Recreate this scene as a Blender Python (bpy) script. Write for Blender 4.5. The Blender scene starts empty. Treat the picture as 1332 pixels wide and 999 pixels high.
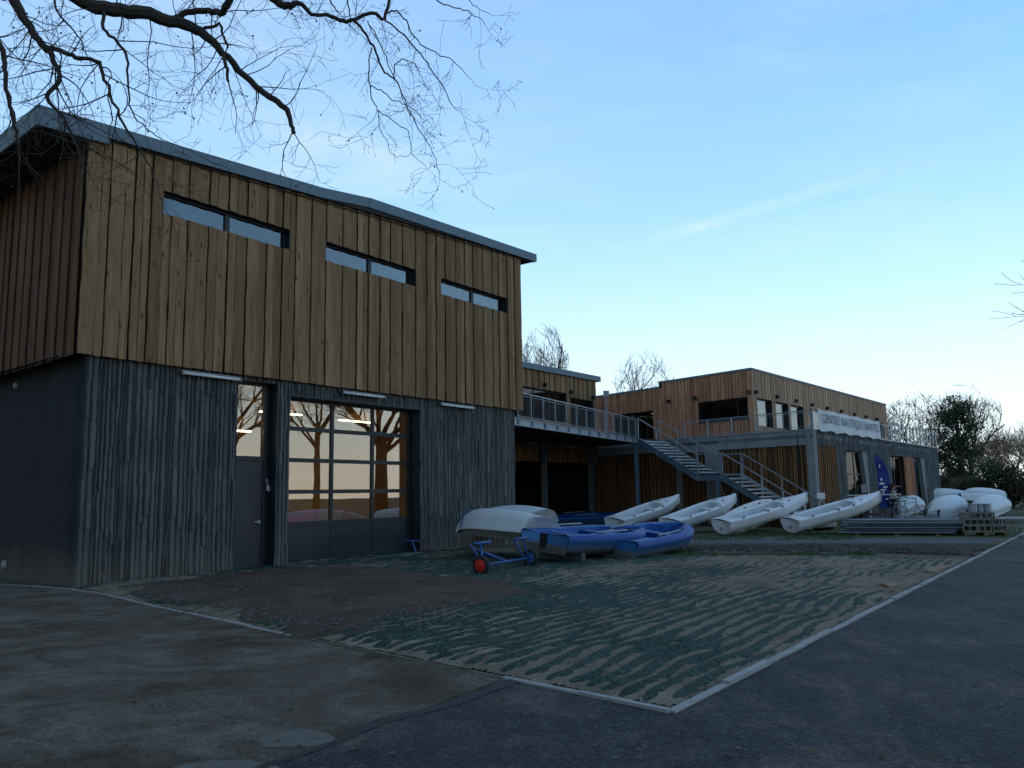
import bpy, math, random
from mathutils import Vector, Matrix, noise
R = math.radians
V = Vector
C = bpy.context.scene.collection
scene = bpy.context.scene
random.seed(7)
rnd = random.random
def U(a, b): return random.uniform(a, b)

# ------------------------------------------------------------------ camera model
F, CX, CY, H = 1040.0, 666.0, 499.5, 1.6
_p = math.atan(143 / F); _r = R(1.0)
_f = V((0, math.cos(_p), math.sin(_p))); _u0 = V((0, -math.sin(_p), math.cos(_p))); _r0 = V((1, 0, 0))
_rt = _r0 * math.cos(_r) - _u0 * math.sin(_r)
_up = _u0 * math.cos(_r) + _r0 * math.sin(_r)
EYE = V((0, 0, H))
def ray(x, y): return _f * F + _rt * (x - CX) + _up * (CY - y)
def gz(x, y, z=0.0):
    d = ray(x, y); return EYE + d * ((z - H) / d.z)
def gd(x, y, dist):
    d = ray(x, y); return EYE + d * (dist / F)
cd = bpy.data.cameras.new('camera'); cam = bpy.data.objects.new('camera', cd); C.objects.link(cam)
cam.matrix_world = Matrix(((_rt.x, _up.x, -_f.x, 0), (_rt.y, _up.y, -_f.y, 0), (_rt.z, _up.z, -_f.z, H), (0, 0, 0, 1)))
cd.sensor_width = 36; cd.lens = F / 1332 * 36; cd.clip_start = .05; cd.clip_end = 3000
scene.camera = cam

# ------------------------------------------------------------------ mesh builder
class MB:
    def __init__(s): s.v = []; s.f = []; s.a = []; s.r = 0.5; s.M = None
    def add(s, vs, fs):
        n = len(s.v)
        s.v += [tuple(s.M @ V(p)) if s.M else tuple(p) for p in vs]
        s.f += [tuple(n + i for i in f) for f in fs]; s.a += [s.r] * len(fs)
        return s
    def box(s, x0, x1, y0, y1, z0, z1):
        return s.add([(x0, y0, z0), (x1, y0, z0), (x1, y1, z0), (x0, y1, z0), (x0, y0, z1), (x1, y0, z1), (x1, y1, z1), (x0, y1, z1)],
                     [(3, 2, 1, 0), (4, 5, 6, 7), (0, 1, 5, 4), (1, 2, 6, 5), (2, 3, 7, 6), (3, 0, 4, 7)])
    def prism(s, poly, z0, z1):            # poly in XY; z1 number or list per vertex
        n = len(poly); zt = z1 if isinstance(z1, (list, tuple)) else [z1] * n; zb = z0 if isinstance(z0, (list, tuple)) else [z0] * n
        area = sum(poly[i][0] * poly[(i + 1) % n][1] - poly[(i + 1) % n][0] * poly[i][1] for i in range(n))
        if area < 0: poly = poly[::-1]; zt = zt[::-1]; zb = zb[::-1]
        vs = [(p[0], p[1], zb[i]) for i, p in enumerate(poly)] + [(p[0], p[1], zt[i]) for i, p in enumerate(poly)]
        return s.add(vs, [tuple(range(n))[::-1], tuple(range(n, 2 * n))] + [(i, (i + 1) % n, n + (i + 1) % n, n + i) for i in range(n)])
    def wallprism(s, poly, y0, y1):        # poly in XZ extruded along Y
        n = len(poly)
        area = sum(poly[i][0] * poly[(i + 1) % n][1] - poly[(i + 1) % n][0] * poly[i][1] for i in range(n))
        if area < 0: poly = poly[::-1]
        vs = [(p[0], y0, p[1]) for p in poly] + [(p[0], y1, p[1]) for p in poly]
        return s.add(vs, [tuple(range(n)), tuple(range(n, 2 * n))[::-1]] + [((i + 1) % n, i, n + i, n + (i + 1) % n) for i in range(n)])
    def tube(s, pts, rad, n=6, cap=True):
        pts = [V(p) for p in pts]; k = len(pts)
        rads = rad if isinstance(rad, (list, tuple)) else [rad] * k
        vs = []; fs = []
        ref = V((0, 0, 1)); prev = None
        for i, p in enumerate(pts):
            t = (pts[min(i + 1, k - 1)] - pts[max(i - 1, 0)])
            t = t.normalized() if t.length > 1e-9 else V((0, 0, 1))
            if prev is None:
                a = t.cross(ref)
                if a.length < .05: a = t.cross(V((1, 0, 0)))
                a.normalize()
            else:
                a = prev - t * prev.dot(t)
                a = a.normalized() if a.length > 1e-6 else t.orthogonal().normalized()
            prev = a; b = t.cross(a)
            for j in range(n):
                an = 2 * math.pi * j / n
                vs.append(p + (a * math.cos(an) + b * math.sin(an)) * rads[i])
        for i in range(k - 1):
            for j in range(n):
                q = (j + 1) % n
                fs.append((i * n + j, (i + 1) * n + j, (i + 1) * n + q, i * n + q))
        if cap: fs += [tuple(range(n)), tuple(range((k - 1) * n, k * n))[::-1]]
        return s.add(vs, fs)
    def bar(s, a, b, w, h=None):           # rectangular bar between two points
        a = V(a); b = V(b); t = (b - a).normalized(); h = h or w
        sd = t.cross(V((0, 0, 1)))
        sd = sd.normalized() if sd.length > 1e-4 else V((1, 0, 0))
        up = sd.cross(t).normalized(); vs = []
        for p in (a, b):
            for q in ((-1, -1), (1, -1), (1, 1), (-1, 1)): vs.append(p + sd * (q[0] * w / 2) + up * (q[1] * h / 2))
        return s.add(vs, [(0, 1, 2, 3), (7, 6, 5, 4), (0, 4, 5, 1), (1, 5, 6, 2), (2, 6, 7, 3), (3, 7, 4, 0)])
    def lathe(s, prof, c=(0, 0, 0), axis='z', n=20):
        vs = []; fs = []; k = len(prof)
        for r_, h in prof:
            for j in range(n):
                a = 2 * math.pi * j / n; x, y = r_ * math.cos(a), r_ * math.sin(a)
                p = {'z': (x, y, h), 'x': (h, x, y), 'y': (x, h, y)}[axis]
                vs.append((p[0] + c[0], p[1] + c[1], p[2] + c[2]))
        for i in range(k - 1):
            for j in range(n):
                q = (j + 1) % n; fs.append((i * n + j, i * n + q, (i + 1) * n + q, (i + 1) * n + j))
        fs += [tuple(range(n))[::-1], tuple(range((k - 1) * n, k * n))]
        return s.add(vs, fs)
    def build(s, name, mat, parent=None, smooth=False, label=None):
        me = bpy.data.meshes.new(name); me.from_pydata(s.v, [], s.f)
        at = me.attributes.new('rnd', 'FLOAT', 'FACE'); at.data.foreach_set('value', s.a)
        me.materials.append(mat)
        if smooth: me.polygons.foreach_set('use_smooth', [True] * len(s.f))
        o = bpy.data.objects.new(name, me); C.objects.link(o)
        if parent: o.parent = parent
        if label: o['label'] = label
        me.update(); return o
def thing(name, label, cat, loc=(0, 0, 0), rz=0, group=None):
    o = bpy.data.objects.new(name, None); o.empty_display_size = .2; C.objects.link(o)
    o.location = loc; o.rotation_euler = (0, 0, rz); o['label'] = label; o['category'] = cat
    if group: o['group'] = group
    return o
def tag(o, label, cat, group=None, kind=None):
    o['label'] = label; o['category'] = cat
    if group: o['group'] = group
    if kind: o['kind'] = kind
    return o
def struct(o, label, cat): o['kind'] = 'structure'; o['label'] = label; o['category'] = cat; return o
def kids(o): return [c for c in bpy.data.objects if c.parent == o]
def copy_tree(o, parent=None):
    c = o.copy(); C.objects.link(c); c.parent = parent
    for ch in kids(o): copy_tree(ch, c)
    return c

# ------------------------------------------------------------------ materials
class NT:
    def __init__(s, name):
        s.m = bpy.data.materials.new(name); s.m.use_nodes = True; s.t = s.m.node_tree; s.n = s.t.nodes
        s.b = s.n['Principled BSDF']
    def node(s, typ, **kw):
        n = s.n.new(typ)
        for k, v in kw.items(): setattr(n, k, v)
        return n
    def set(s, sock, v):
        if isinstance(v, bpy.types.NodeSocket): s.t.links.new(v, sock)
        elif v is not None:
            try: sock.default_value = v
            except Exception: sock.default_value = (*v, 1)
    def coord(s, scale=(1, 1, 1), add=None, kind='Object'):
        t = s.node('ShaderNodeTexCoord').outputs[kind]
        m = s.node('ShaderNodeMapping'); s.set(m.inputs['Vector'], t); m.inputs['Scale'].default_value = scale
        o = m.outputs[0]
        if add is not None:
            a = s.node('ShaderNodeVectorMath', operation='ADD'); s.set(a.inputs[0], o); s.set(a.inputs[1], add); o = a.outputs[0]
        return o
    def noise(s, vec, scale, detail=4, rough=.55, dist=0, out='Fac'):
        n = s.node('ShaderNodeTexNoise'); s.set(n.inputs['Vector'], vec); n.inputs['Scale'].default_value = scale
        n.inputs['Detail'].default_value = detail; n.inputs['Roughness'].default_value = rough; n.inputs['Distortion'].default_value = dist
        return n.outputs[out]
    def ramp(s, fac, stops):
        n = s.node('ShaderNodeValToRGB'); s.set(n.inputs[0], fac); e = n.color_ramp.elements
        while len(e) < len(stops): e.new(.5)
        for i, (p, c) in enumerate(stops): e[i].position = p; e[i].color = (*c, 1) if len(c) == 3 else c
        return n.outputs[0]
    def mix(s, fac, a, b, mode='MIX'):
        n = s.node('ShaderNodeMix', data_type='RGBA', blend_type=mode)
        s.set(n.inputs[0], fac); s.set(n.inputs[6], a if not isinstance(a, tuple) else (*a, 1)); s.set(n.inputs[7], b if not isinstance(b, tuple) else (*b, 1))
        return n.outputs[2]
    def math(s, op, a, b=None, c=None, clamp=False):
        n = s.node('ShaderNodeMath', operation=op, use_clamp=clamp); s.set(n.inputs[0], a)
        if b is not None: s.set(n.inputs[1], b)
        if c is not None: s.set(n.inputs[2], c)
        return n.outputs[0]
    def maprange(s, v, a, b, c=0, d=1):
        n = s.node('ShaderNodeMapRange'); s.set(n.inputs[0], v)
        for i, q in enumerate((a, b, c, d)): n.inputs[i + 1].default_value = q
        return n.outputs[0]
    def attr(s, name='rnd'): return s.node('ShaderNodeAttribute', attribute_name=name).outputs['Fac']
    def bump(s, h, strength=.3, dist=.02):
        n = s.node('ShaderNodeBump'); n.inputs['Strength'].default_value = strength; n.inputs['Distance'].default_value = dist
        s.set(n.inputs['Height'], h); s.set(s.b.inputs['Normal'], n.outputs[0])
    def fin(s, col, rough=.8, metal=0, spec=.4):
        s.set(s.b.inputs['Base Color'], col if not isinstance(col, tuple) else (*col, 1)); s.set(s.b.inputs['Roughness'], rough)
        s.set(s.b.inputs['Metallic'], metal); s.set(s.b.inputs['Specular IOR Level'], spec); return s.m

def plain(name, col, rough=.7, metal=0, var=.25, scale=3, spec=.4, bump=0):
    m = NT(name); c = m.coord()
    n = m.noise(c, scale, 6, .65); n2 = m.noise(c, scale * 9, 3)
    f = m.math('ADD', m.math('MULTIPLY', n, .7), m.math('MULTIPLY', n2, .3))
    k = m.ramp(f, [(.25, tuple(x * (1 - var) for x in col)), (.75, tuple(min(1, x * (1 + var)) for x in col))])
    if bump: m.bump(f, bump, .01)
    return m.fin(k, rough, metal, spec)
def wood(name, dark, mid, light, along=2):
    m = NT(name); r = m.attr()
    off = m.node('ShaderNodeCombineXYZ')
    for i, q in enumerate((37., 19., 53.)): m.set(off.inputs[i], m.math('MULTIPLY', r, q))
    sc = [1., 1., 1.]; sc[along] = .07
    sk = [1., 1., 1.]; sk[along] = .45
    g = m.noise(m.coord(tuple(sc), off.outputs[0]), 26, 6, .65, .6)
    g2 = m.noise(m.coord(tuple(sc), off.outputs[0]), 7, 3, .5, 1.0)
    f = m.math('ADD', m.math('MULTIPLY', g, .5), m.math('MULTIPLY', g2, .5))
    base = m.ramp(f, [(.3, dark), (.5, mid), (.72, light)])
    tone = m.ramp(r, [(0, (.74, .66, .60)), (.3, (.90, .87, .84)), (.7, (1.05, 1.04, 1.02)), (1, (1.28, 1.25, 1.2))])
    base = m.mix(1, base, tone, 'MULTIPLY')
    # knots
    vo = m.node('ShaderNodeTexVoronoi'); m.set(vo.inputs['Vector'], m.coord(tuple(sk), off.outputs[0])); vo.inputs['Scale'].default_value = 3.6
    kn = m.maprange(vo.outputs['Distance'], .07, .17, 1, 0)
    base = m.mix(m.math('MULTIPLY', kn, .75), base, tuple(x * .35 for x in dark))
    # weather blotches
    w = m.noise(m.coord((1, 1, .5)), .9, 4, .6)
    base = m.mix(m.maprange(w, .4, .75, 0, .38), base, tuple(x * .62 for x in mid))
    gw = m.noise(m.coord((1, 1, .3)), 1.7, 5, .7)
    base = m.mix(m.maprange(gw, .54, .78, 0, .22), base, (.17, .155, .13))
    m.bump(g, .35, .004)
    return m.fin(base, .78, 0, .25)

M = {}
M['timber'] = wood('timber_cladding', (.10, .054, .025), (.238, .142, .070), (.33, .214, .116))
M['timber_red'] = wood('timber_cladding_orange', (.22, .09, .05), (.43, .205, .12), (.56, .31, .195))
M['timber_pale'] = wood('timber_pale', (.19, .12, .074), (.39, .255, .165), (.50, .36, .25))  # brighter timber copy, sky light from the right put into its colour
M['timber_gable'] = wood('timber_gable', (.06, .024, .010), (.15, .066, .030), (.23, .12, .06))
M['slat'] = wood('timber_slats', (.10, .045, .02), (.20, .10, .045), (.30, .17, .085))
M['backing'] = plain('cladding_membrane', (.012, .011, .010), .9)
M['logwood'] = wood('log_wood', (.08, .05, .03), (.2, .14, .09), (.3, .22, .15), 0)

def m_concrete(name, col, dirt=True, smooth=False):
    m = NT(name); c = m.coord(); r = m.attr()
    n = m.noise(c, 1.2, 6, .65); n2 = m.noise(c, 14, 5, .7)
    f = m.math('ADD', m.math('MULTIPLY', n, .55), m.math('MULTIPLY', n2, .45))
    k = m.ramp(f, [(.3, tuple(x * .68 for x in col)), (.5, col), (.72, tuple(x * 1.4 for x in col))])
    k = m.mix(1, k, m.ramp(r, [(0, (.78, .8, .82)), (1, (1.22, 1.2, 1.17))]), 'MULTIPLY')
    st = m.noise(m.coord((2.5, 2.5, .12)), 2.0, 5, .7)
    k = m.mix(m.maprange(st, .5, .8, 0, .5), k, tuple(x * .5 for x in col))
    if dirt:
        sep = m.node('ShaderNodeSeparateXYZ'); m.set(sep.inputs[0], m.coord())
        h = m.math('ADD', sep.outputs[2], m.math('MULTIPLY', m.noise(c, 1.6, 5, .7), -.75))
        k = m.mix(m.maprange(h, -.25, .42, .65, 0), k, (.15, .13, .105))
    m.bump(m.math('ADD', n2, m.noise(c, 45, 4, .8)), .7, .012)
    return m.fin(k, .92, 0, .2)
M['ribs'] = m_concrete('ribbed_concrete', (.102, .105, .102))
M['ribs_back'] = m_concrete('ribbed_concrete_groove', (.026, .031, .034))
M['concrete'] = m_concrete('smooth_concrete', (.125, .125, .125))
M['concrete_left'] = m_concrete('side_concrete', (.038, .038, .038))  # side wall colour darkened to stand in for shade on the left
M['terrace'] = m_concrete('terrace_concrete', (.235, .245, .25), False)
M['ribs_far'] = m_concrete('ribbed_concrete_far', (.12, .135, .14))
M['kerb'] = plain('kerb_concrete', (.26, .27, .27), .85, var=.35, scale=2.5, bump=.3)
M['zinc'] = plain('zinc_fascia', (.115, .165, .20), .62, .0, .10, 1.1)
M['zinc_dark'] = plain('zinc_joint', (.05, .06, .07), .5, .3)
M['soffit'] = plain('soffit_board', (.03, .028, .026), .9)
M['galv'] = plain('galvanised_steel', (.28, .32, .35), .5, .4, .22, 5)
M['galv_dark'] = plain('painted_blue_steel', (.10, .16, .22), .5, .3, .2, 4)
M['post_steel'] = plain('post_steel', (.10, .125, .145), .55, .25, .2, 4)
M['frame'] = plain('anthracite_frame', (.016, .021, .025), .5, .1, .15)
M['door'] = plain('anthracite_panel', (.018, .023, .028), .5, .0, .3, 1.5)
M['white_gel'] = None
M['black'] = plain('black_rubber', (.012, .012, .013), .75)
M['red'] = plain('red_plastic', (.5, .012, .012), .4)
M['bluepaint'] = plain('blue_paint', (.02, .08, .26), .4, .1)
M['tube_off'] = plain('lamp_diffuser', (.62, .64, .62), .35)
M['lamp_case'] = plain('lamp_housing', (.16, .17, .17), .4, .4)
M['grey_plastic'] = plain('grey_plastic', (.3, .3, .3), .6)
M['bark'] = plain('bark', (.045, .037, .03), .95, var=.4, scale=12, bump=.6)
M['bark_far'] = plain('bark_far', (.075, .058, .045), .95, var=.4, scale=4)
M['bark_pale'] = plain('bark_pale', (.22, .155, .115), .95, var=.3, scale=4)  # warm horizon glow put into the bark colour
M['skin'] = plain('skin', (.4, .23, .16), .6); M['coat'] = plain('pale_coat', (.45, .43, .42), .85); M['jeans'] = plain('dark_jeans', (.02, .025, .04), .9)
M['scarf'] = plain('burgundy_scarf', (.16, .012, .02), .9); M['hair'] = plain('auburn_hair', (.07, .02, .015), .8)
M['banner'] = plain('banner_fabric', (.62, .66, .68), .7, var=.08, scale=.8)
M['banner_ink'] = plain('banner_lettering', (.19, .23, .26), .7, var=.3)
M['flag'] = plain('flag_fabric', (.004, .028, .19), .7, var=.3)
M['white'] = plain('white_paint', (.7, .71, .71), .5, var=.08)
M['block'] = plain('concrete_block', (.2, .19, .17), .9, var=.35, scale=6, bump=.4)
M['pallet'] = wood('pallet_wood', (.08, .05, .03), (.19, .13, .08), (.28, .2, .13), 0)
M['tarp'] = plain('dark_tarpaulin', (.06, .075, .085), .6, var=.3)
M['curtain'] = plain('brown_blind', (.075, .035, .028), .9, var=.4, scale=2)

def m_hull(name, col, grime=(.30, .29, .22), amt=.6, low=0.0, high=.45):
    m = NT(name); c = m.coord(); n = m.noise(c, 2.2, 5, .7); n2 = m.noise(c, 11, 4, .7)
    k = m.ramp(n, [(.3, tuple(x * .86 for x in col)), (.7, col)])
    sep = m.node('ShaderNodeSeparateXYZ'); m.set(sep.inputs[0], c)
    z = m.math('ADD', sep.outputs[2], m.math('MULTIPLY', m.math('SUBTRACT', n2, .5), .35))
    k = m.mix(m.maprange(z, low, high, amt, 0), k, grime)
    k = m.mix(m.maprange(n2, .6, .8, 0, .35), k, tuple(x * .6 for x in col))
    return m.fin(k, m.maprange(n2, .3, .7, .3, .5), 0, .45)
M['gel'] = m_hull('white_gelcoat', (.66, .69, .71), low=.02, high=.34, amt=.5)
M['gel_up'] = m_hull('white_gelcoat_upturned', (.62, .70, .75), (.42, .44, .42), .3, .0, .2)
M['deckgrey'] = m_hull('white_deck', (.64, .69, .73), amt=0.0)
M['blueboat'] = m_hull('blue_polyethylene', (.004, .064, .27), (.02, .05, .12), .1, .1, .5)
M['blueboat'].node_tree.nodes['Principled BSDF'].inputs['Specular IOR Level'].default_value = .2
M['blueside'] = m_hull('faded_blue_side', (.03, .17, .42), (.09, .085, .075), .95, .10, .34)
M['bluebottom'] = m_hull('scuffed_boat_bottom', (.12, .13, .13), (.08, .07, .06), .8, .0, .3)

def m_glass(name, refl, tint=(.9, .92, .95), rough=.0, fk=.8):
    m = NT(name); n = m.n; n.remove(m.b)
    tr = m.node('ShaderNodeBsdfTransparent'); tr.inputs[0].default_value = (*tint, 1)
    gl = m.node('ShaderNodeBsdfGlossy'); gl.inputs['Roughness'].default_value = rough; gl.inputs[0].default_value = (.95, .97, 1, 1)
    bp = m.node('ShaderNodeBump'); bp.inputs['Strength'].default_value = .04; bp.inputs['Distance'].default_value = .02
    m.set(bp.inputs['Height'], m.noise(m.coord(), .8, 2)); m.set(gl.inputs['Normal'], bp.outputs[0])
    mx = m.node('ShaderNodeMixShader'); fr = m.node('ShaderNodeLayerWeight'); fr.inputs[0].default_value = .25
    m.set(mx.inputs[0], m.math('ADD', m.math('MULTIPLY', fr.outputs['Fresnel'], fk), refl, clamp=True))
    m.set(mx.inputs[1], tr.outputs[0]); m.set(mx.inputs[2], gl.outputs[0]); m.set(n['Material Output'].inputs[0], mx.outputs[0])
    return m.m
M['glass'] = m_glass('window_glass', .14, (.95, .9, .78), .0, .7)
M['glass_sky'] = m_glass('reflective_glass', .10, (.4, .5, .55), .02, .75)
M['glass_dark'] = m_glass('dark_glass', .03, (.4, .4, .4), .0, .22)
def m_emit(name, col, s):
    m = NT(name); m.set(m.b.inputs['Base Color'], (*col, 1)); m.set(m.b.inputs['Emission Color'], (*col, 1)); m.b.inputs['Emission Strength'].default_value = s; return m.m
M['tube_on'] = m_emit('lit_tube', (1, .86, .60), 12.0)
M['spot_on'] = m_emit('lit_downlight', (1, .88, .7), 3.0)
M['interior'] = plain('interior_plywood', (.55, .34, .10), .8, var=.25, scale=1.2)
M['interior_floor'] = plain('interior_floor', (.2, .19, .17), .6)
M['dark_int'] = plain('dark_interior', (.03, .03, .03), .9)
M['room'] = plain('grey_room', (.06, .06, .062), .9, var=.2)

# ground materials --------------------------------------------------
def m_asphalt():
    m = NT('asphalt'); c = m.coord()
    def cells(sc, seed):
        v = m.node('ShaderNodeTexVoronoi'); m.set(v.inputs['Vector'], c); v.inputs['Scale'].default_value = sc
        q = m.node('ShaderNodeSeparateColor'); m.set(q.inputs[0], v.outputs['Color']); return q.outputs[seed], v.outputs['Distance']
    c1_, dd1 = cells(62, 0); c2_, dd2 = cells(24, 1); big = m.noise(c, .7, 6, .7, .6); mid = m.noise(c, 3.2, 7, .8, .8)
    f = m.math('ADD', m.math('MULTIPLY', c1_, .6), m.math('ADD', m.math('MULTIPLY', c2_, .25), m.math('MULTIPLY', mid, .3)))
    base = m.ramp(f, [(.15, (.006, .008, .011)), (.5, (.017, .021, .028)), (.78, (.034, .039, .047)), (.97, (.10, .105, .11))])
    dust = m.math('MULTIPLY', m.maprange(big, .46, .58), m.maprange(mid, .42, .56))
    base = m.mix(m.math('MULTIPLY', dust, .8), base, m.mix(1, (.115, .102, .085), m.ramp(c1_, [(0, (.5, .5, .5)), (1, (1.4, 1.4, 1.4))]), 'MULTIPLY'))
    rot = m.node('ShaderNodeMapping'); m.set(rot.inputs['Vector'], m.node('ShaderNodeTexCoord').outputs['Object'])
    rot.inputs['Rotation'].default_value = (0, 0, R(37)); rot.inputs['Scale'].default_value = (1.6, .16, 1)
    st = m.noise(rot.outputs[0], 1.6, 6, .7, .4)
    base = m.mix(m.maprange(st, .46, .66, 0, .65), base, m.mix(1, (.013, .016, .023), m.ramp(c1_, [(0, (.6, .6, .6)), (1, (1.4, 1.4, 1.4))]), 'MULTIPLY'))
    rt2 = m.node('ShaderNodeMapping'); m.set(rt2.inputs['Vector'], m.node('ShaderNodeTexCoord').outputs['Object']); rt2.inputs['Rotation'].default_value = (0, 0, R(37)); rt2.inputs['Scale'].default_value = (2.2, .8, 1)
    base = m.mix(m.maprange(m.noise(rt2.outputs[0], 2.0, 8, .85, 1.4), .58, .68, 0, .55), base, (.13, .125, .11))
    m.bump(m.math('ADD', m.math('MULTIPLY', dd1, -1.2), m.math('ADD', m.math('MULTIPLY', dd2, -.8), mid)), .9, .012)
    return m.fin(base, m.maprange(mid, .3, .7, .66, .95), 0, .3)
def m_net():
    m = NT('green_plastic_net'); c = m.coord(); v = m.node('ShaderNodeTexVoronoi'); m.set(v.inputs['Vector'], c); v.inputs['Scale'].default_value = 24
    n = m.noise(c, 2.5, 6, .7); k = m.ramp(v.outputs['Distance'], [(.1, (.002, .009, .006)), (.5, (.005, .028, .018)), (.8, (.014, .058, .042))])
    k = m.mix(m.maprange(n, .56, .68, 0, .6), k, (.07, .06, .042))
    m.bump(v.outputs['Distance'], .9, .02); return m.fin(k, .8, 0, .3)
def m_track():
    m = NT('dusty_track'); c = m.coord(); fine = m.noise(c, 34, 5, .85)
    a = m.noise(m.coord((1, 1, 1)), .42, 7, .62, .6); b = m.noise(m.coord((1, 1.3, 1), (9, 4, 0)), 1.1, 8, .72, .8); d = m.noise(c, 4, 7, .75, .8)
    base = m.ramp(m.math('ADD', m.math('MULTIPLY', a, .5), m.math('MULTIPLY', b, .5)), [(.38, (.055, .040, .025)), (.46, (.10, .078, .054)), (.54, (.135, .113, .089)), (.64, (.20, .18, .155))])
    base = m.mix(m.maprange(b, .50, .68, 0, .7), base, (.19, .185, .17))
    base = m.mix(m.maprange(d, .54, .70, 0, .55), base, (.045, .032, .02))
    base = m.mix(m.maprange(m.noise(c, 2.4, 8, .8, 1.2), .60, .68, 0, .7), base, (.17, .175, .165))
    base = m.mix(.85, base, m.ramp(fine, [(.3, (.35, .35, .35)), (.52, (.95, .95, .95)), (.7, (1.9, 1.9, 1.85))]), 'MULTIPLY')
    m.bump(m.math('ADD', m.math('MULTIPLY', fine, .6), m.math('MULTIPLY', d, 1.6)), .9, .035)
    return m.fin(base, .95, 0, .15)
def m_yard():
    m = NT('yard_sand_and_grid'); c = m.coord(); fine = m.noise(c, 30, 5, .85)
    big = m.noise(c, .45, 5, .6, .3); mid = m.noise(c, 2.2, 7, .75, .5)
    sand = m.ramp(m.math('ADD', m.math('MULTIPLY', mid, .6), m.math('MULTIPLY', big, .4)), [(.36, (.10, .082, .057)), (.5, (.19, .163, .12)), (.64, (.27, .243, .19))])
    sand = m.mix(.8, sand, m.ramp(fine, [(.3, (.45, .45, .45)), (.52, (.95, .95, .95)), (.7, (1.6, 1.6, 1.55))]), 'MULTIPLY')
    col = sand
    brown = m.maprange(m.noise(c, .8, 6, .7, .8), .56, .72, 0, .5)
    col = m.mix(brown, col, (.050, .034, .022))
    m.bump(m.math('ADD', m.math('MULTIPLY', fine, .5), m.math('MULTIPLY', mid, .8)), .8, .04)
    return m.fin(col, .95, 0, .15)
def m_soil():
    m = NT('brown_soil'); c = m.coord(); a = m.noise(c, 1.0, 6, .7, .5); b = m.noise(c, 22, 5, .75)
    k = m.ramp(m.math('ADD', m.math('MULTIPLY', a, .5), m.math('MULTIPLY', b, .5)), [(.35, (.034, .025, .019)), (.5, (.078, .058, .044)), (.68, (.14, .11, .085))])
    m.bump(b, .9, .03); return m.fin(k, .95, 0, .15)
def m_ground():
    m = NT('rough_ground'); c = m.coord(); a = m.noise(c, .22, 6, .6, .4); b = m.noise(c, 3, 6, .7); f = m.noise(c, 40, 4, .7)
    k = m.ramp(b, [(.3, (.085, .073, .052)), (.7, (.17, .155, .125))])
    k = m.mix(m.maprange(a, .44, .56), k, m.ramp(b, [(.3, (.022, .036, .016)), (.7, (.06, .085, .036))]))
    k = m.mix(.5, k, m.ramp(f, [(.3, (.5, .5, .5)), (.7, (1.4, 1.4, 1.4))]), 'MULTIPLY')
    m.bump(m.math('ADD', b, f), .7, .04); return m.fin(k, .95, 0, .15)
def m_trench():
    m = NT('trench_rubble'); c = m.coord(); b = m.noise(c, 7, 6, .75)
    k = m.ramp(b, [(.35, (.022, .018, .017)), (.55, (.055, .043, .038)), (.75, (.13, .115, .105))])
    vo = m.node('ShaderNodeTexVoronoi'); m.set(vo.inputs['Vector'], c); vo.inputs['Scale'].default_value = 2.6
    k = m.mix(m.maprange(vo.outputs['Distance'], .08, .12, .9, 0), k, (.35, .05, .025))
    m.bump(b, 1, .06); return m.fin(k, .95, 0, .2)
M['asphalt'] = m_asphalt(); M['track'] = m_track(); M['yard'] = m_yard(); M['soil'] = m_soil(); M['ground'] = m_ground(); M['trench'] = m_trench(); M['tread'] = plain('light_galvanised', (.50, .55, .57), .5, .3, .15, 4)
M['bitumen'] = plain('fresh_bitumen', (.012, .013, .015), .7, var=.4, scale=20, bump=.6)
M['stone'] = plain('pebbles', (.10, .09, .08), .9, var=.4, scale=9)
M['darkroad'] = plain('old_tarmac_strip', (.055, .062, .07), .9, var=.5, scale=3, bump=.6)
M['concrete_patch'] = plain('repair_patch', (.10, .096, .082), .9, var=.45, scale=18, bump=.6)
def m_leaf(name, a, b):
    m = NT(name); return m.fin(m.ramp(m.attr(), [(0, a), (1, b)]), .8, 0, .25)
M['leaf'] = m_leaf('ivy_leaves', (.012, .022, .010), (.06, .085, .035))
M['leaf_brown'] = m_leaf('hedge_leaves', (.03, .028, .014), (.12, .10, .05))
M['grass'] = m_leaf('grass_blades', (.02, .05, .012), (.07, .13, .03))

M['net'] = m_net()
# ------------------------------------------------------------------ world
SUN_EL, SUN_AZ = R(4), R(101)            # azimuth measured from the view direction (+Y) to the right (+X)
w = bpy.data.worlds.new('World'); scene.world = w; w.use_nodes = True; t = w.node_tree; N = t.nodes; L = t.links
bg = N['Background']; bg.inputs['Strength'].default_value = .1
sky = N.new('ShaderNodeTexSky'); sky.sky_type = 'NISHITA'; sky.sun_disc = False; sky.sun_elevation = SUN_EL; sky.sun_rotation = SUN_AZ
sky.altitude = 50; sky.air_density = 1.0; sky.dust_density = .6; sky.ozone_density = 2.0
class WN(NT):
    def __init__(s): s.t = t; s.n = N
    def node_clamp(s, v): return s.math('MINIMUM', s.math('MAXIMUM', v, 0.0), 1.0)
W = WN()
tc = N.new('ShaderNodeTexCoord').outputs['Generated']
nrm = N.new('ShaderNodeVectorMath'); nrm.operation = 'NORMALIZE'; L.new(tc, nrm.inputs[0]); D = nrm.outputs[0]
sp = N.new('ShaderNodeSeparateXYZ'); L.new(D, sp.inputs[0]); el = sp.outputs[2]
# twilight gradient by elevation (values x10 because the background strength is 0.1)
G = W.ramp(el, [(0.0, (.86, .92, .91)), (.10, (.74, .94, 1.0)), (.22, (.50, .78, .98)), (.34, (.31, .61, .97)), (.50, (.20, .46, .88)), (.62, (.17, .40, .78)), (.80, (.24, .32, .44)), (1.0, (.26, .31, .38))])
G = W.mix(1, G, (13.4, 13.3, 13.6), 'MULTIPLY')
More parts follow.
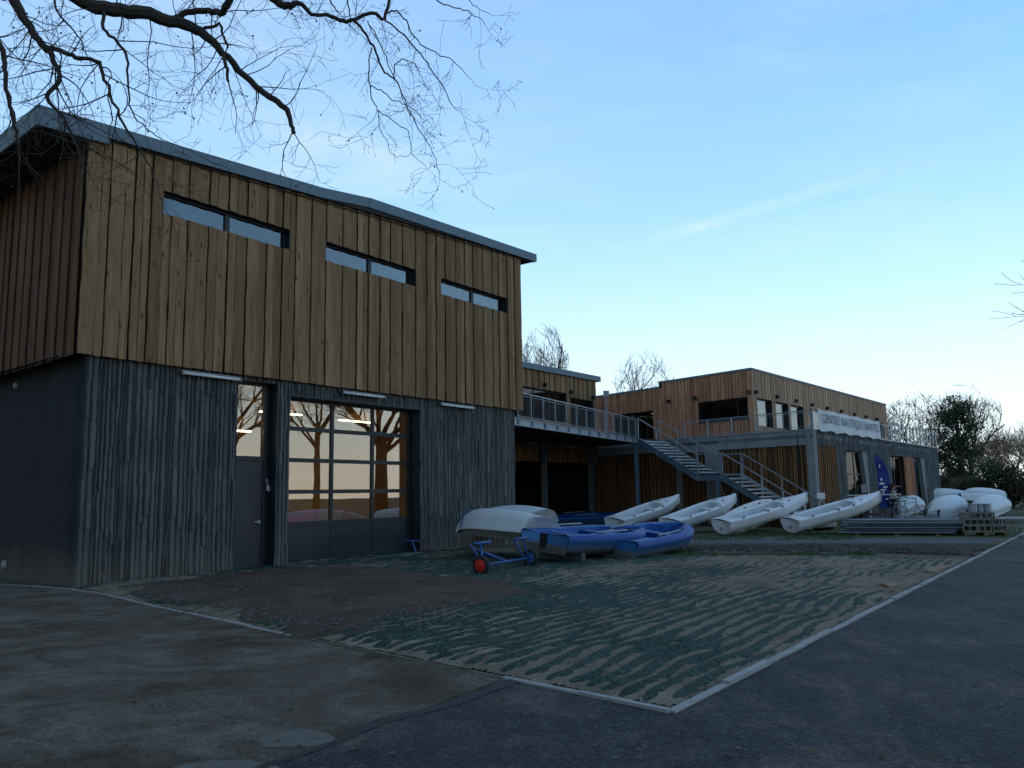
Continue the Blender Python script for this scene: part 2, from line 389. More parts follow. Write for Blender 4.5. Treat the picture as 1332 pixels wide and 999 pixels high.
# deeper blue away from the glow on the right-hand horizon, milkier to the left
side = W.node('ShaderNodeVectorMath', operation='DOT_PRODUCT'); W.set(side.inputs[0], D); side.inputs[1].default_value = (-.75, .5, .3)
milk = W.maprange(side.outputs['Value'], .0, .8, 0, .42)
G = W.mix(W.math('MULTIPLY', milk, W.maprange(el, .1, .5, .2, 1)), G, (5.6, 7.2, 9.0))
glow = W.node('ShaderNodeVectorMath', operation='DOT_PRODUCT'); W.set(glow.inputs[0], D); glow.inputs[1].default_value = (math.sin(R(70)), math.cos(R(70)), .02)
G = W.mix(W.math('MULTIPLY', W.node_clamp(W.maprange(glow.outputs['Value'], .75, 1, 0, .45)), W.node_clamp(W.maprange(el, .0, .20, 1, 0))), G, (10.0, 9.0, 7.6))
base = W.mix(.88, sky.outputs[0], G)
# thin cirrus
mp = W.node('ShaderNodeMapping'); W.set(mp.inputs['Vector'], D); mp.inputs['Rotation'].default_value = (0.2, R(20), R(-35)); mp.inputs['Scale'].default_value = (1.0, 3.2, 5.5)
c1 = W.noise(mp.outputs[0], 2.1, 7, .6, .6); mp2 = W.node('ShaderNodeMapping'); W.set(mp2.inputs['Vector'], D); mp2.inputs['Scale'].default_value = (1, 1, 2)
c2 = W.noise(mp2.outputs[0], 1.7, 3, .5)
left = W.maprange(side.outputs['Value'], .05, .65, .25, 1)
cl = W.math('MULTIPLY', W.math('MULTIPLY', W.maprange(c1, .46, .78), W.maprange(c2, .4, .66)), W.math('MULTIPLY', left, .42))
base = W.mix(cl, base, (8.6, 9.3, 9.9))
# contrail: a thin band along a great circle
def contrail(base, a, b, width, k):
    ra = ray(*a).normalized(); rb = ray(*b).normalized(); n_ = ra.cross(rb).normalized(); mid = (ra + rb).normalized()
    d = W.node('ShaderNodeVectorMath', operation='DOT_PRODUCT'); W.set(d.inputs[0], D); d.inputs[1].default_value = n_
    e = W.node('ShaderNodeVectorMath', operation='DOT_PRODUCT'); W.set(e.inputs[0], D); e.inputs[1].default_value = mid
    wob = W.math('MULTIPLY', W.math('SUBTRACT', W.noise(D, 9, 4, .6), .5), width * 1.6)
    dist = W.math('ABSOLUTE', W.math('ADD', d.outputs['Value'], wob))
    m_ = W.math('MULTIPLY', W.maprange(dist, 0, width, 1, 0), W.maprange(e.outputs['Value'], ra.dot(mid), 1 - (1 - ra.dot(mid)) * .3, 0, 1))
    m_ = W.math('MULTIPLY', m_, W.maprange(W.noise(D, 14, 5, .7), .3, .65, .2, 1))
    return W.mix(W.math('MULTIPLY', m_, k), base, (9.2, 9.7, 10))
base = contrail(base, (830, 318), (1150, 222), .010, .28)
base = contrail(base, (960, 475), (1100, 430), .010, .3)
base = contrail(base, (330, 160), (560, 215), .03, .35)
# the half of the sky away from the afterglow is darker
ag = W.node('ShaderNodeVectorMath', operation='DOT_PRODUCT'); W.set(ag.inputs[0], D); ag.inputs[1].default_value = (math.sin(R(35)), math.cos(R(35)), 0)
dim = W.maprange(ag.outputs['Value'], -.6, .35, .68, 1.0)
cmb = W.node('ShaderNodeCombineXYZ'); W.set(cmb.inputs[0], dim); W.set(cmb.inputs[1], W.math('POWER', dim, 1.08)); W.set(cmb.inputs[2], W.math('POWER', dim, 1.25))
base = W.mix(1, base, cmb.outputs[0], 'MULTIPLY')
L.new(base, bg.inputs[0])

sl = bpy.data.lights.new('sun', 'SUN'); sl.energy = .07; sl.angle = R(12); sl.color = (1, .82, .66)
so = bpy.data.objects.new('sun', sl); C.objects.link(so)
sd = V((math.sin(SUN_AZ) * math.cos(SUN_EL), math.cos(SUN_AZ) * math.cos(SUN_EL), math.sin(SUN_EL)))
so.rotation_euler = sd.to_track_quat('Z', 'Y').to_euler()
vs = scene.view_settings; vs.view_transform = 'Standard'; vs.look = 'None'; vs.gamma = 1; vs.exposure = .14; vs.use_curve_mapping = False
scene.render.resolution_x = 1024; scene.render.resolution_y = 768

# ------------------------------------------------------------------ ground
def flat(name, pts, z, mat, label, cat):
    mb = MB(); mb.prism([(p[0], p[1]) for p in pts], z - .003, z)
    return struct(mb.build(name, mat), label, cat)
g = MB(); g.add([(-600, -400, 0), (700, -400, 0), (700, 900, 0), (-600, 900, 0)], [(0, 1, 2, 3)])
struct(g.build('ground', M['ground']), 'rough sandy ground with thin grass around the buildings', 'ground')
KL = [V(p) for p in ((-20, 22.5), (-14, 18.2), (-10.6, 16.35), (-9.3, 15.75), (-8.19, 15.05), (-6.9, 13.95), (-5.46, 12.45), (-2.66, 9.68), (-.12, 7.28), (1.11, 6.09))]
KR = [V(p) for p in ((1.11, 6.09), (16.96, 27.09), (38, 55), (80, 111))]
yard = [(-8.0, 15.0), gz(300, 742).xy, gz(560, 714).xy, gz(700, 712).xy, gz(890, 724).xy, gz(1130, 724).xy, gz(1262, 728).xy, (1.15, 6.15), (-.12, 7.30), (-2.66, 9.70), (-5.46, 12.47)]
flat('yard', yard, .004, M['yard'], 'sandy yard with ridges of green grass grid showing through', 'ground')
flat('road', [(-.10, 7.22), (1.11, 6.09), (16.96, 27.09), (80, 111), (86, 106), (24, 24), (14, -8), (-14, -8), (-4.2, .8), (-1.49, 5.05), (-1.19, 5.54)], .004, M['asphalt'], 'dark new asphalt road beside the pale kerb', 'road')
flat('track', [(-.14, 7.24), (-1.19, 5.54), (-1.49, 5.05), (-4.2, .8), (-14.1, -8), (-40, -8), (-40, 30), (-20, 22.5), (-14, 18.2), (-10.6, 16.3), (-9.3, 15.7), (-8.19, 15.0), (-6.9, 13.9), (-5.46, 12.4), (-2.66, 9.63)], .0045, M['track'], 'dusty worn track with pale and brown stains', 'track')
# bitumen seam
mb = MB(); seam = [V((-.02, 7.15)), V((-.5, 6.45)), V((-1.0, 5.95)), V((-1.19, 5.54)), V((-1.55, 5.0)), V((-2.2, 4.1)), V((-4.3, .75))]
L1 = []; L2 = []
for i in range(61):
    k = i / 60 * (len(seam) - 1); a = min(int(k), len(seam) - 2); p = seam[a].lerp(seam[a + 1], k - a); d = (seam[a + 1] - seam[a]).normalized(); q = V((d.y, -d.x))
    wd = (.045 + .02 * noise.noise(V((i * .3, 0, 0)))) * (1.4 if i < 25 else .8); j = .03 * noise.noise(V((i * .25, 5, 0)))
    L1.append(p + q * (wd + j)); L2.append(p - q * (wd - j))
n = len(L1); mb.add([(p.x, p.y, .0085) for p in L1 + L2], [(i, i + 1, n + i + 1, n + i) for i in range(n - 1)])
struct(mb.build('road_seam', M['bitumen']), 'black tar joint between the track and the new asphalt', 'road seam')
# pale repair patches
def blob(name, cx, cy, rx, ry, mat, label, z=.0082):
    c = gz(cx, cy); pts = []
    for i in range(70):
        a = 2 * math.pi * i / 70; k = 1 + .35 * noise.noise(V((math.cos(a) * 1.6 + cx, math.sin(a) * 1.6, cy))) + .10 * noise.noise(V((math.cos(a) * 7, math.sin(a) * 7, cy)))
        pts.append((c.x + rx * k * math.cos(a), c.y + ry * k * math.sin(a)))
    flat(name, pts, z, mat, label, 'repair patch')
blob('repair_patch', 385, 962, .27, .19, M['concrete_patch'], 'pale concrete repair patch in the track near the tar joint')
blob('repair_patch', 285, 1005, .3, .22, M['concrete_patch'], 'pale repair patch at the bottom edge of the track')
# kerbs
def kerb(pts, label, wd=.075, hz=.028, skip=None):
    root = None; mb = MB()
    for a, b in zip(pts[:-1], pts[1:]):
        d = b - a; Ls = d.length; d.normalize(); q = V((d.y, -d.x)) * wd / 2; k = max(1, round(Ls / 1.0))
        for i in range(k):
            if skip and skip[0] < (a + d * (Ls * (i + .5) / k)).x < skip[1]: continue
            s0 = a + d * (Ls * i / k + .004); s1 = a + d * (Ls * (i + 1) / k - .004); mb.r = rnd(); h = hz + U(-.012, .010); j = q.normalized() * U(-.010, .010)
            mb.prism([tuple(s0 + q + j), tuple(s1 + q + j), tuple(s1 - q + j), tuple(s0 - q + j)], -.02, h)
    return struct(mb.build('kerb', M['kerb']), label, 'kerb')
kerb(KL, 'pale edging kerb curving past the big building corner', wd=.06, hz=.02, skip=(-2.45, -.35))
kerb(KR, 'pale straight edging kerb along the asphalt road')
# soil heap sheet with relief
def relief(name, poly_px, mat, amp, step, seed, label, z0=0.0, fall=.5, cat='ground'):
    P = [gz(*p).xy for p in poly_px]; xs = [p.x for p in P]; ys = [p.y for p in P]
    def inside(x, y):
        c = False; j = len(P) - 1
        for i in range(len(P)):
            if (P[i].y > y) != (P[j].y > y) and x < (P[j].x - P[i].x) * (y - P[i].y) / (P[j].y - P[i].y) + P[i].x: c = not c
            j = i
        return c
    def dist(x, y):
        q = V((x, y)); best = 9
        for i in range(len(P)):
            a = P[i - 1]; b = P[i]; ab = b - a; tt = max(0, min(1, (q - a).dot(ab) / ab.length_squared)); best = min(best, (a + ab * tt - q).length)
        return best
    nx = int((max(xs) - min(xs) + 1) / step); ny = int((max(ys) - min(ys) + 1) / step); x0 = min(xs) - .5; y0 = min(ys) - .5
    vs = []; idx = {}
    mb = MB(); H_ = {}
    for i in range(nx + 1):
        for j in range(ny + 1):
            x = x0 + i * step; y = y0 + j * step; s = dist(x, y) * (1 if inside(x, y) else -1)
            s += .35 * noise.noise(V((x * 1.4, y * 1.4, seed))) + .12 * noise.noise(V((x * 6, y * 6, seed)))
            k = max(-.3, min(1, s / fall))
            h = z0 + k * (.035 + amp * (.5 + .5 * noise.noise(V((x * 1.2, y * 1.2, seed + 3))) + .35 * noise.noise(V((x * 5, y * 5, seed))) + .2 * noise.noise(V((x * 15, y * 15, seed)))))
            H_[i, j] = (x, y, h + .03 if k > 0 else -.03 - .02 * abs(k))
    for (i, j), p in H_.items(): idx[i, j] = len(vs); vs.append(p)
    fs = [(idx[i, j], idx[i + 1, j], idx[i + 1, j + 1], idx[i, j + 1]) for i in range(nx) for j in range(ny)
          if max(H_[q][2] for q in ((i, j), (i + 1, j), (i + 1, j + 1), (i, j + 1))) > -.03]
    mb.add(vs, fs); o = struct(mb.build(name, mat, smooth=True), label, cat); return H_, x0, y0, step, o
SH = relief('soil_bed', [(128, 768), (320, 746), (470, 738), (640, 757), (705, 772), (560, 800), (452, 834), (372, 824), (240, 792)], M['soil'], .05, .09, 3, 'dark brown soil bed in front of the garage door')
relief('trench', [(905, 712), (1100, 711), (1268, 713), (1262, 724), (1130, 718), (900, 717)], M['trench'], .10, .12, 9, 'dark rubble strip with scraps of orange netting', cat='trench')
ND = V((math.cos(R(35.7)), -math.sin(R(35.7)))); TD = V((math.sin(R(35.7)), math.cos(R(35.7))))
YP = [V(p) for p in yard]
def in_yard(x, y):
    c = False; j = len(YP) - 1
    for i in range(len(YP)):
        if (YP[i].y > y) != (YP[j].y > y) and x < (YP[j].x - YP[i].x) * (y - YP[i].y) / (YP[j].y - YP[i].y) + YP[i].x: c = not c
        j = i
    return c
def yard_heights(x, y):
    n_ = x * ND.x + y * ND.y; t_ = x * TD.x + y * TD.y
    w1_ = noise.noise(V((x * .8, y * .8, 1))); w2_ = noise.noise(V((n_ * 2.2, t_ * 1.1, 5))); f1 = noise.noise(V((n_ * 5.5, t_ * 2.2, 8))); f2 = noise.noise(V((x * 13, y * 13, 3)))
    wave = math.sin(n_ * 2 * math.pi / .215 + 5.0 * w1_ + 1.3 * w2_)
    net = .024 * wave + .010 * w2_
    d_ = math.hypot(x - .6, y - 9.2); thin = max(-1, min(1, (6.4 - d_) / 3.2)); d2 = math.hypot(x + 1.6, y - 18.4); thin = max(thin, max(-1, min(1, (4.0 - d2) / 2.2)))
    cover = noise.noise(V((n_ * .55 + 3, t_ * .33, 12))) * 1.2 + .55 * noise.noise(V((n_ * 1.7, t_ * .7, 31)))
    f3 = noise.noise(V((x * 5.5, y * 5.5, 17))); tk = max(0, thin); sand = .007 - .010 * thin + .036 * cover * (1 - .55 * tk) + .024 * f1 + .014 * f2 + .016 * f3
    e_ = 9
    for i in range(len(YP)):
        a = YP[i - 1]; b = YP[i]; ab = b - a; q = V((x, y)); tt = max(0, min(1, (q - a).dot(ab) / ab.length_squared)); e_ = min(e_, (a + ab * tt - q).length)
    k_ = min(1, e_ / .25)
    return .012 + .022 * k_ + net * k_ - .02 * (1 - k_), .012 + .022 * k_ + sand * min(1, k_ + .15)
st_ = .055; xs_n = int(21 / st_); SV = []; NV = []; SF = []; NF = []; ix = {}; HH = {}
ymin, ymax, xmin, xmax = 6.0, 24.5, -8.3, 13.0
gx_n = int((xmax - xmin) / st_); gy_n = int((ymax - ymin) / st_)
for i in range(gx_n):
    for j in range(gy_n):
        x = xmin + i * st_; y = ymin + j * st_
        if in_yard(x, y):
            hn, hs = yard_heights(x, y); ix[i, j] = len(SV); SV.append((x, y, max(.008, hs))); NV.append((x, y, max(.006, hn))); HH[i, j] = hn - hs
for (i, j), k in ix.items():
    q = [ix.get(p) for p in ((i, j), (i + 1, j), (i + 1, j + 1), (i, j + 1))]
    if None in q: continue
    SF.append(tuple(q))
    if max(HH[p] for p in ((i, j), (i + 1, j), (i + 1, j + 1), (i, j + 1))) > -.004: NF.append(tuple(q))
mb = MB(); mb.v = SV; mb.f = SF; mb.a = [.5] * len(SF); struct(mb.build('sand', M['yard'], None, True), 'loose sand spread unevenly over the yard', 'sand')
mb = MB(); mb.v = NV; mb.f = NF; mb.a = [.5] * len(NF); struct(mb.build('turf_grid', M['net'], None, True), 'dark green plastic grass grid poking in ripples through the sand', 'ground grid')
# old tarmac strip between boats and trench
flat('path', [gz(880, 707).xy, gz(1285, 707).xy, gz(1300, 701).xy, gz(1100, 700).xy, gz(890, 700).xy], .004, M['darkroad'], 'old grey tarmac strip in front of the white boats', 'path')
flat('path', [gz(1140, 672.5).xy, gz(1332, 675).xy, gz(1332, 672.5).xy, gz(1140, 670).xy], .006, M['kerb'], 'pale concrete path beyond the poles and pallet', 'path')
# stones
mb = MB()
def stone(mb, p, s):
    vs = []; mb.r = rnd()
    for a in range(6):
        an = a * math.pi / 3 + rnd(); vs.append((p.x + s * math.cos(an) * U(.7, 1.2), p.y + s * math.sin(an) * U(.7, 1.2), p.z))
    vs.append((p.x + U(-.3, .3) * s, p.y + U(-.3, .3) * s, p.z + s * U(.5, 1.0)))
    mb.add(vs, [(i, (i + 1) % 6, 6) for i in range(6)])
for i in range(1500):
    px_ = U(140, 640); q = gz(px_, U(752, min(826, 772 + (px_ - 140) * .235))); q.z = .07 + .03 * rnd(); stone(mb, q, U(.008, .03))
for i in range(260):
    q = gz(U(0, 600), U(800, 995)); q.z = .004; stone(mb, q, U(.004, .012))
for i in range(200):
    q = gz(U(520, 1150), U(735, 900)); q.z = .035; stone(mb, q, U(.005, .018))
for i in range(260):
    q = gz(U(910, 1262), U(710, 722)); q.z = .05; stone(mb, q, U(.02, .07))
tag(mb.build('gravel', M['stone']), 'loose pebbles and clods scattered over soil and track', 'gravel', kind='stuff')
# litter and dirt crumbs along the kerbs
mb = MB()
for i in range(900):
    if i < 520:
        k = rnd() ** .8; a = KR[0].lerp(KR[1], k * .8); q2 = V((KR[1] - KR[0]).normalized()); sdv = V((q2.y, -q2.x)) * (U(-.22, .25) + (.05 if rnd() < .5 else -.05)); q = V((a.x + sdv.x, a.y + sdv.y, .012 if sdv.dot(V((q2.y, -q2.x))) > 0 else .04))
    else:
        k = rnd() * 8; a = KL[int(k)].lerp(KL[int(k) + 1], k - int(k)); q = V((a.x + U(-.3, .3), a.y + U(-.3, .3), .03))
    stone(mb, q, U(.004, .016))
tag(mb.build('dirt_crumbs', M['soil']), 'dark crumbs of soil spilt along both edging kerbs', 'soil', kind='stuff')
mb = MB()
for i in range(420):
    q = gz(U(0, 1332), U(760, 998)) if i < 260 else gz(U(100, 700), U(770, 860)); a = U(0, 6.28); s_ = U(.012, .032); mb.r = rnd(); dx, dy = math.cos(a) * s_, math.sin(a) * s_
    mb.add([(q.x - dx, q.y - dy, .014), (q.x + dy * .5, q.y - dx * .5, .014 + U(0, .012)), (q.x + dx, q.y + dy, .014 + U(0, .008)), (q.x - dy * .5, q.y + dx * .5, .014 + U(0, .014))], [(0, 1, 2, 3)])
tag(mb.build('fallen_leaves', M['leaf_brown']), 'small brown fallen leaves scattered over track and asphalt', 'leaves', kind='stuff')
# grass tufts
mb = MB()
def blades(n, x0, x1, y0, y1, h0, h1, dens=.0):
    for i in range(n):
        q = gz(U(x0, x1), U(y0, y1))
        if noise.noise(V((q.x * .8, q.y * .8, 2))) < dens: continue
        mb.r = rnd(); h = U(h0, h1); a = U(0, 6.28); wx, wy = math.cos(a) * .012, math.sin(a) * .012; lx, ly = U(-.4, .4) * h, U(-.4, .4) * h
        mb.add([(q.x - wx, q.y - wy, 0), (q.x + wx, q.y + wy, 0), (q.x + lx, q.y + ly, h)], [(0, 1, 2)])
blades(3600, 875, 1140, 712, 723, .02, .07, 0)
blades(3600, 740, 1110, 693, 703, .03, .11, -.3)
blades(1500, 1090, 1300, 672, 684, .05, .14, -.1)
blades(1200, 545, 720, 716, 722, .03, .10, -.05)
blades(900, 95, 330, 746, 768, .015, .05, .1)
blades(700, 1270, 1330, 676, 700, .04, .14, -.1)
tag(mb.build('grass', M['grass']), 'thin green grass along the edge of the yard and under the boats', 'grass', kind='stuff')

# ------------------------------------------------------------------ cladding helpers
def boards(mb, x0, x1, zb, zt, holes=(), y=0.0, wmin=.17, wmax=.30, gap=.024, thick=.022, step=.28, wob=.022, alt=.028):
    """boards standing in the XZ plane at depth y (front towards -y); zb, zt functions of x"""
    cuts = sorted({x0, x1} | {h[0] for h in holes} | {h[1] for h in holes if True}); cuts = [c for c in cuts if x0 <= c <= x1]
    xs = [x0]
    for a, b in zip(cuts[:-1], cuts[1:]):
        n = max(1, round((b - a) / ((wmin + wmax) / 2))); ws = [U(wmin, wmax) for _ in range(n)]; s = sum(ws); c = a
        for w_ in ws: c += w_ / s * (b - a); xs.append(c)
    k = 0
    for a, b in zip(xs[:-1], xs[1:]):
        k += 1; mid = (a + b) / 2; seg = [(zb(mid), zt(mid))]
        for h in holes:
            if h[0] - .01 < mid < h[1] + .01:
                ns = []
                for s0, s1 in seg:
                    if h[2] > s0: ns.append((s0, min(s1, h[2])))
                    if h[3] < s1: ns.append((max(s0, h[3]), s1))
                seg = [q for q in ns if q[1] - q[0] > .01]
        mb.r = rnd(); yy = y - (alt if k % 2 else 0) - U(0, .005); sd = U(0, 99); g = gap * U(.6, 1.5) / 2
        for s0, s1 in seg:
            n = max(1, int((s1 - s0) / step)); vs = []; zo = U(-.008, .008) if s0 == zb(mid) else 0
            for i in range(n + 1):
                z = s0 + zo + (s1 - s0 - zo) * i / n
                l = a + g + wob * noise.noise(V((sd, z * 1.9, 0))); r_ = b - g + wob * noise.noise(V((sd, z * 1.9, 7)))
                vs += [(l, yy, z), (r_, yy, z), (r_, yy + thick, z), (l, yy + thick, z)]
            fs = [(3, 2, 1, 0), tuple(4 * n + q for q in (0, 1, 2, 3))]
            for i in range(n):
                o = 4 * i
                fs += [(o, o + 1, o + 5, o + 4), (o + 1, o + 2, o + 6, o + 5), (o + 3, o, o + 4, o + 7)]
            mb.add(vs, fs)
def ribs(mb, x0, x1, z0, z1, y=0.0, holes=()):
    x = x0
    while x < x1 - .03:
        w_ = U(.06, .15); b = min(x1, x + w_); mid = (x + b) / 2; z = z0 + U(0, .05)
        zz = z0
        while zz < z1:
            ze = min(z1, zz + U(.2, .95)); mb.r = rnd(); yy = y - U(.01, .065)
            segs = [(zz, ze)]
            for h in holes:
                if h[0] - .005 < mid < h[1] + .005:
                    ns = []
                    for s0, s1 in segs:
                        if h[2] > s0: ns.append((s0, min(s1, h[2])))
                        if h[3] < s1: ns.append((max(s0, h[3]), s1))
                    segs = [q for q in ns if q[1] - q[0] > .01]
            for s0, s1 in segs:
                l, r_ = x + U(.003, .012), b - U(.003, .012)
                for h in holes:
                    if s1 > h[2] + .01 and s0 < h[3] - .01:
                        if l < h[0] < r_: r_ = h[0]
                        if l < h[1] < r_: l = h[1]
                c = .014; nn = max(1, int((s1 - s0) / .16)); rows_v = []
                for q_ in range(nn + 1):
                    z_ = s0 + (s1 - s0) * q_ / nn; jl = U(0, .016); jr = U(0, .016); jy = U(-.008, .008)
                    rows_v += [(l, y + .01, z_), (l + c + jl, yy + jy, z_), (r_ - c - jr, yy + jy, z_), (r_, y + .01, z_)]
                ff = [(3, 2, 1, 0), (4 * nn, 4 * nn + 1, 4 * nn + 2, 4 * nn + 3)]
                for q_ in range(nn):
                    o_ = 4 * q_; ff += [(o_, o_ + 1, o_ + 5, o_ + 4), (o_ + 1, o_ + 2, o_ + 6, o_ + 5), (o_ + 2, o_ + 3, o_ + 7, o_ + 6)]
                mb.add(rows_v, ff)
            zz = ze
        x = b
def wall_holes(mb, x0, x1, z0, z1, y0, y1, holes):
    """solid wall from boxes with rectangular holes (x sorted, non overlapping)"""
    x = x0
    for h in sorted(holes):
        if h[0] > x: mb.box(x, h[0], y0, y1, z0, z1)
        if h[2] > z0: mb.box(h[0], h[1], y0, y1, z0, h[2])
        if h[3] < z1: mb.box(h[0], h[1], y0, y1, h[3], z1)
        x = h[1]
    if x < x1: mb.box(x, x1, y0, y1, z0, z1)

# ------------------------------------------------------------------ building A (boathouse)
A0 = gz(95, 765); A1 = gz(545, 719); dA = (A1 - A0).normalized(); angA = math.atan2(dA.y, dA.x)
bA = thing('boathouse', 'large two storey boathouse with waney timber boards above ribbed dark concrete, nearest building', 'building', A0, angA)
def LA(px, py, y=0.0):                                            # pixel -> local (x, z) on the plane local y
    n = V((dA.y, -dA.x, 0)); p0 = A0 - n * y; d = ray(px, py); p = EYE + d * ((p0 - EYE).dot(n) / d.dot(n)) - A0
    return p.dot(dA), p.z
DEP = 12.0; SK = .068                                              # gable skew
XR = 14.26; XT0, XT1 = -.26, 14.62; TY = -.13
def roofz(x): return 8.99 + (x + 1.26) * .0735 if x < 7.25 else 9.715 + (x - 7.25) * .042
holesC = [(3.46, 4.52, -.02, 4.30), (4.93, 9.53, -.02, 4.06)]
mb = MB(); wall_holes(mb, .0, XR, -.05, 4.42, .02, .32, holesC)
mb.box(.02, XR, DEP - .3, DEP, -.05, 4.42)
mb.build('concrete_wall', M['ribs_back'], bA)
mb = MB(); ribs(mb, .02, XR, -.05, 4.42, .015, holesC); mb.build('ribbed_cladding', M['ribs'], bA)
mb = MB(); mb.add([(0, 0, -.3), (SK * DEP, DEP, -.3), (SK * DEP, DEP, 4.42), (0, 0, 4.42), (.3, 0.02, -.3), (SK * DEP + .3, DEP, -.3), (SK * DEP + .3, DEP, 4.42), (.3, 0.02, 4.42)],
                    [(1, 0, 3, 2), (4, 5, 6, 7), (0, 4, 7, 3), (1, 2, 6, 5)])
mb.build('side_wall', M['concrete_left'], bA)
mb = MB(); mb.box(XR - .3, XR - .003, .32, DEP - .3, -.05, 4.42); mb.build('end_wall', M['concrete'], bA)
# upper storey
hw = [(1.37, 4.70, 7.64, 8.15), (5.85, 9.24, 7.64, 8.15), (10.36, 13.78, 7.64, 8.15)]
def ztop(x): return roofz(x) - .16
mb = MB()
zt = lambda x: roofz(x) - .2
mb.M = None
for a, b in ((XT0 + .05, 1.37), (1.37, 4.70), (4.70, 5.85), (5.85, 9.24), (9.24, 10.36), (10.36, 13.78), (13.78, XT1 - .02)):
    hh = [h for h in hw if abs(h[0] - a) < .01]
    if hh:
        mb.wallprism([(a, 4.45), (b, 4.45), (b, 7.64), (a, 7.64)], TY + .03, .2)
        mb.wallprism([(a, 8.15), (b, 8.15), (b, zt(b)), (a, zt(a))], TY + .03, .2)
    else: mb.wallprism([(a, 4.45), (b, 4.45), (b, zt(b)), (a, zt(a))], TY + .03, .2)
mb.box(XT1 - .25, XT1 - .02, .2, DEP, 4.45, 9.7); mb.box(0.2, XT1 - .25, DEP - .2, DEP, 4.45, 9.0)
mb.build('upper_wall', M['backing'], bA)
mb = MB(); boards(mb, XT0, XT1, lambda x: 4.40, ztop, hw, TY); 
mb.build('timber_cladding', M['timber'], bA)
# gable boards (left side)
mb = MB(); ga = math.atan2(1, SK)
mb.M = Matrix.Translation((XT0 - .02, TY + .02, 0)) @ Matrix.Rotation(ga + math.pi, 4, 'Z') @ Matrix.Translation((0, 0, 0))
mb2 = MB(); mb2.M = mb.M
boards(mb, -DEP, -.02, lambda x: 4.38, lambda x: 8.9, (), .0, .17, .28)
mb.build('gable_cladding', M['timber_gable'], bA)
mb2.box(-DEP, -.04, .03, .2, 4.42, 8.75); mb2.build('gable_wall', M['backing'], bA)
mb = MB(); mb.prism([(XT0 + .03, TY + .05), (XT1 - .03, TY + .05), (XT1 - .03, .6), (XT0 + .03, .6)], 4.425, 4.447); mb.box(.35, XR - .35, .6, DEP - .4, 4.425, 4.447)
mb.prism([(XT0 - .02, .6), (.35, .6), (.35, DEP), (XT0 + SK * DEP, DEP)], 4.425, 4.447)
mb.build('upper_floor', M['soffit'], bA)
# roof
XO0, XO1, YO0, YO1 = -1.27, 15.42, -.27, DEP + .3
mb = MB()
def rslab(mb, a, b, up=0, th=.26, y0=YO0, y1=YO1, sk0=0, sk1=0):
    za, zb_ = roofz(a) + up, roofz(b) + up
    mb.add([(a, y0, za - th), (b, y0, zb_ - th), (b + sk1 * (y1 - y0), y1, zb_ - th), (a + sk0 * (y1 - y0), y1, za - th), (a, y0, za), (b, y0, zb_), (b + sk1 * (y1 - y0), y1, zb_), (a + sk0 * (y1 - y0), y1, za)],
           [(3, 2, 1, 0), (4, 5, 6, 7), (0, 1, 5, 4), (1, 2, 6, 5), (2, 3, 7, 6), (3, 0, 4, 7)])
rslab(mb, XO0 + .03, XO1 - .03, -.015, .2, YO0 + .03, YO1 - .03, SK, 0)
roofo = mb.build('roof', M['soffit'], bA)
mb = MB(); xs = [XO0, .10, 1.95, 3.8, 5.6, 7.26]; xs2 = [7.26, 9.3, 11.35, 13.4, XO1]
def fpiece(a, b, th, up=0.0, y=YO0):
    mb.r = rnd(); a += .004; b -= .004
    mb.add([(a, y, roofz(a) - th + up), (b, y, roofz(b) - th + up), (b, y, roofz(b) + up), (a, y, roofz(a) + up), (a, y + .06, roofz(a) - th + up), (b, y + .06, roofz(b) - th + up), (b, y + .06, roofz(b) + up), (a, y + .06, roofz(a) + up)],
           [(0, 1, 2, 3), (0, 4, 5, 1), (3, 2, 6, 7), (0, 3, 7, 4), (1, 5, 6, 2)])
fpiece(XO0, .10, .40); 
for a, b in zip(xs[1:-1], xs[2:]): fpiece(a, b, .27)
for a, b in zip(xs2[:-1], xs2[1:]): fpiece(a, b, .28, .0, YO0 - .012)
# side fascia (left)
y1 = DEP + .3
for i in range(6):
    a = YO0 + .003 + (y1 - YO0) * i / 6; b = YO0 + (y1 - YO0) * (i + 1) / 6 - .005; z1, z0 = roofz(XO0), roofz(XO0) - .40
    xa, xb = XO0 + SK * (a - YO0), XO0 + SK * (b - YO0)
    mb.add([(xa - .004, a, z0), (xb - .004, b, z0), (xb - .004, b, z1), (xa - .004, a, z1), (xa + .05, a, z0), (xb + .05, b, z0), (xb + .05, b, z1), (xa + .05, a, z1)], [(1, 0, 3, 2), (0, 1, 5, 4), (3, 7, 6, 2), (4, 5, 6, 7), (0, 4, 7, 3), (1, 2, 6, 5)])
mb.box(XO1 - .05, XO1, YO0 + .07, YO1, roofz(XO1) - .26, roofz(XO1))
mb.build('fascia', M['zinc'], roofo)
mb = MB(); mb.prism([(XO0 + .06, YO0 + .07), (XT0 - .03, YO0 + .07), (XT0 - .03 + SK * DEP, DEP), (XO0 + .06 + SK * DEP, DEP)], 8.60, 8.625)
mb.wallprism([(XT0 - .02, roofz(XT0) - .3), (XO1 - .06, roofz(XO1) - .3), (XO1 - .06, roofz(XO1) - .28), (XT0 - .02, roofz(XT0) - .28)], YO0 + .07, TY - .045)
mb.build('soffit', M['soffit'], roofo)
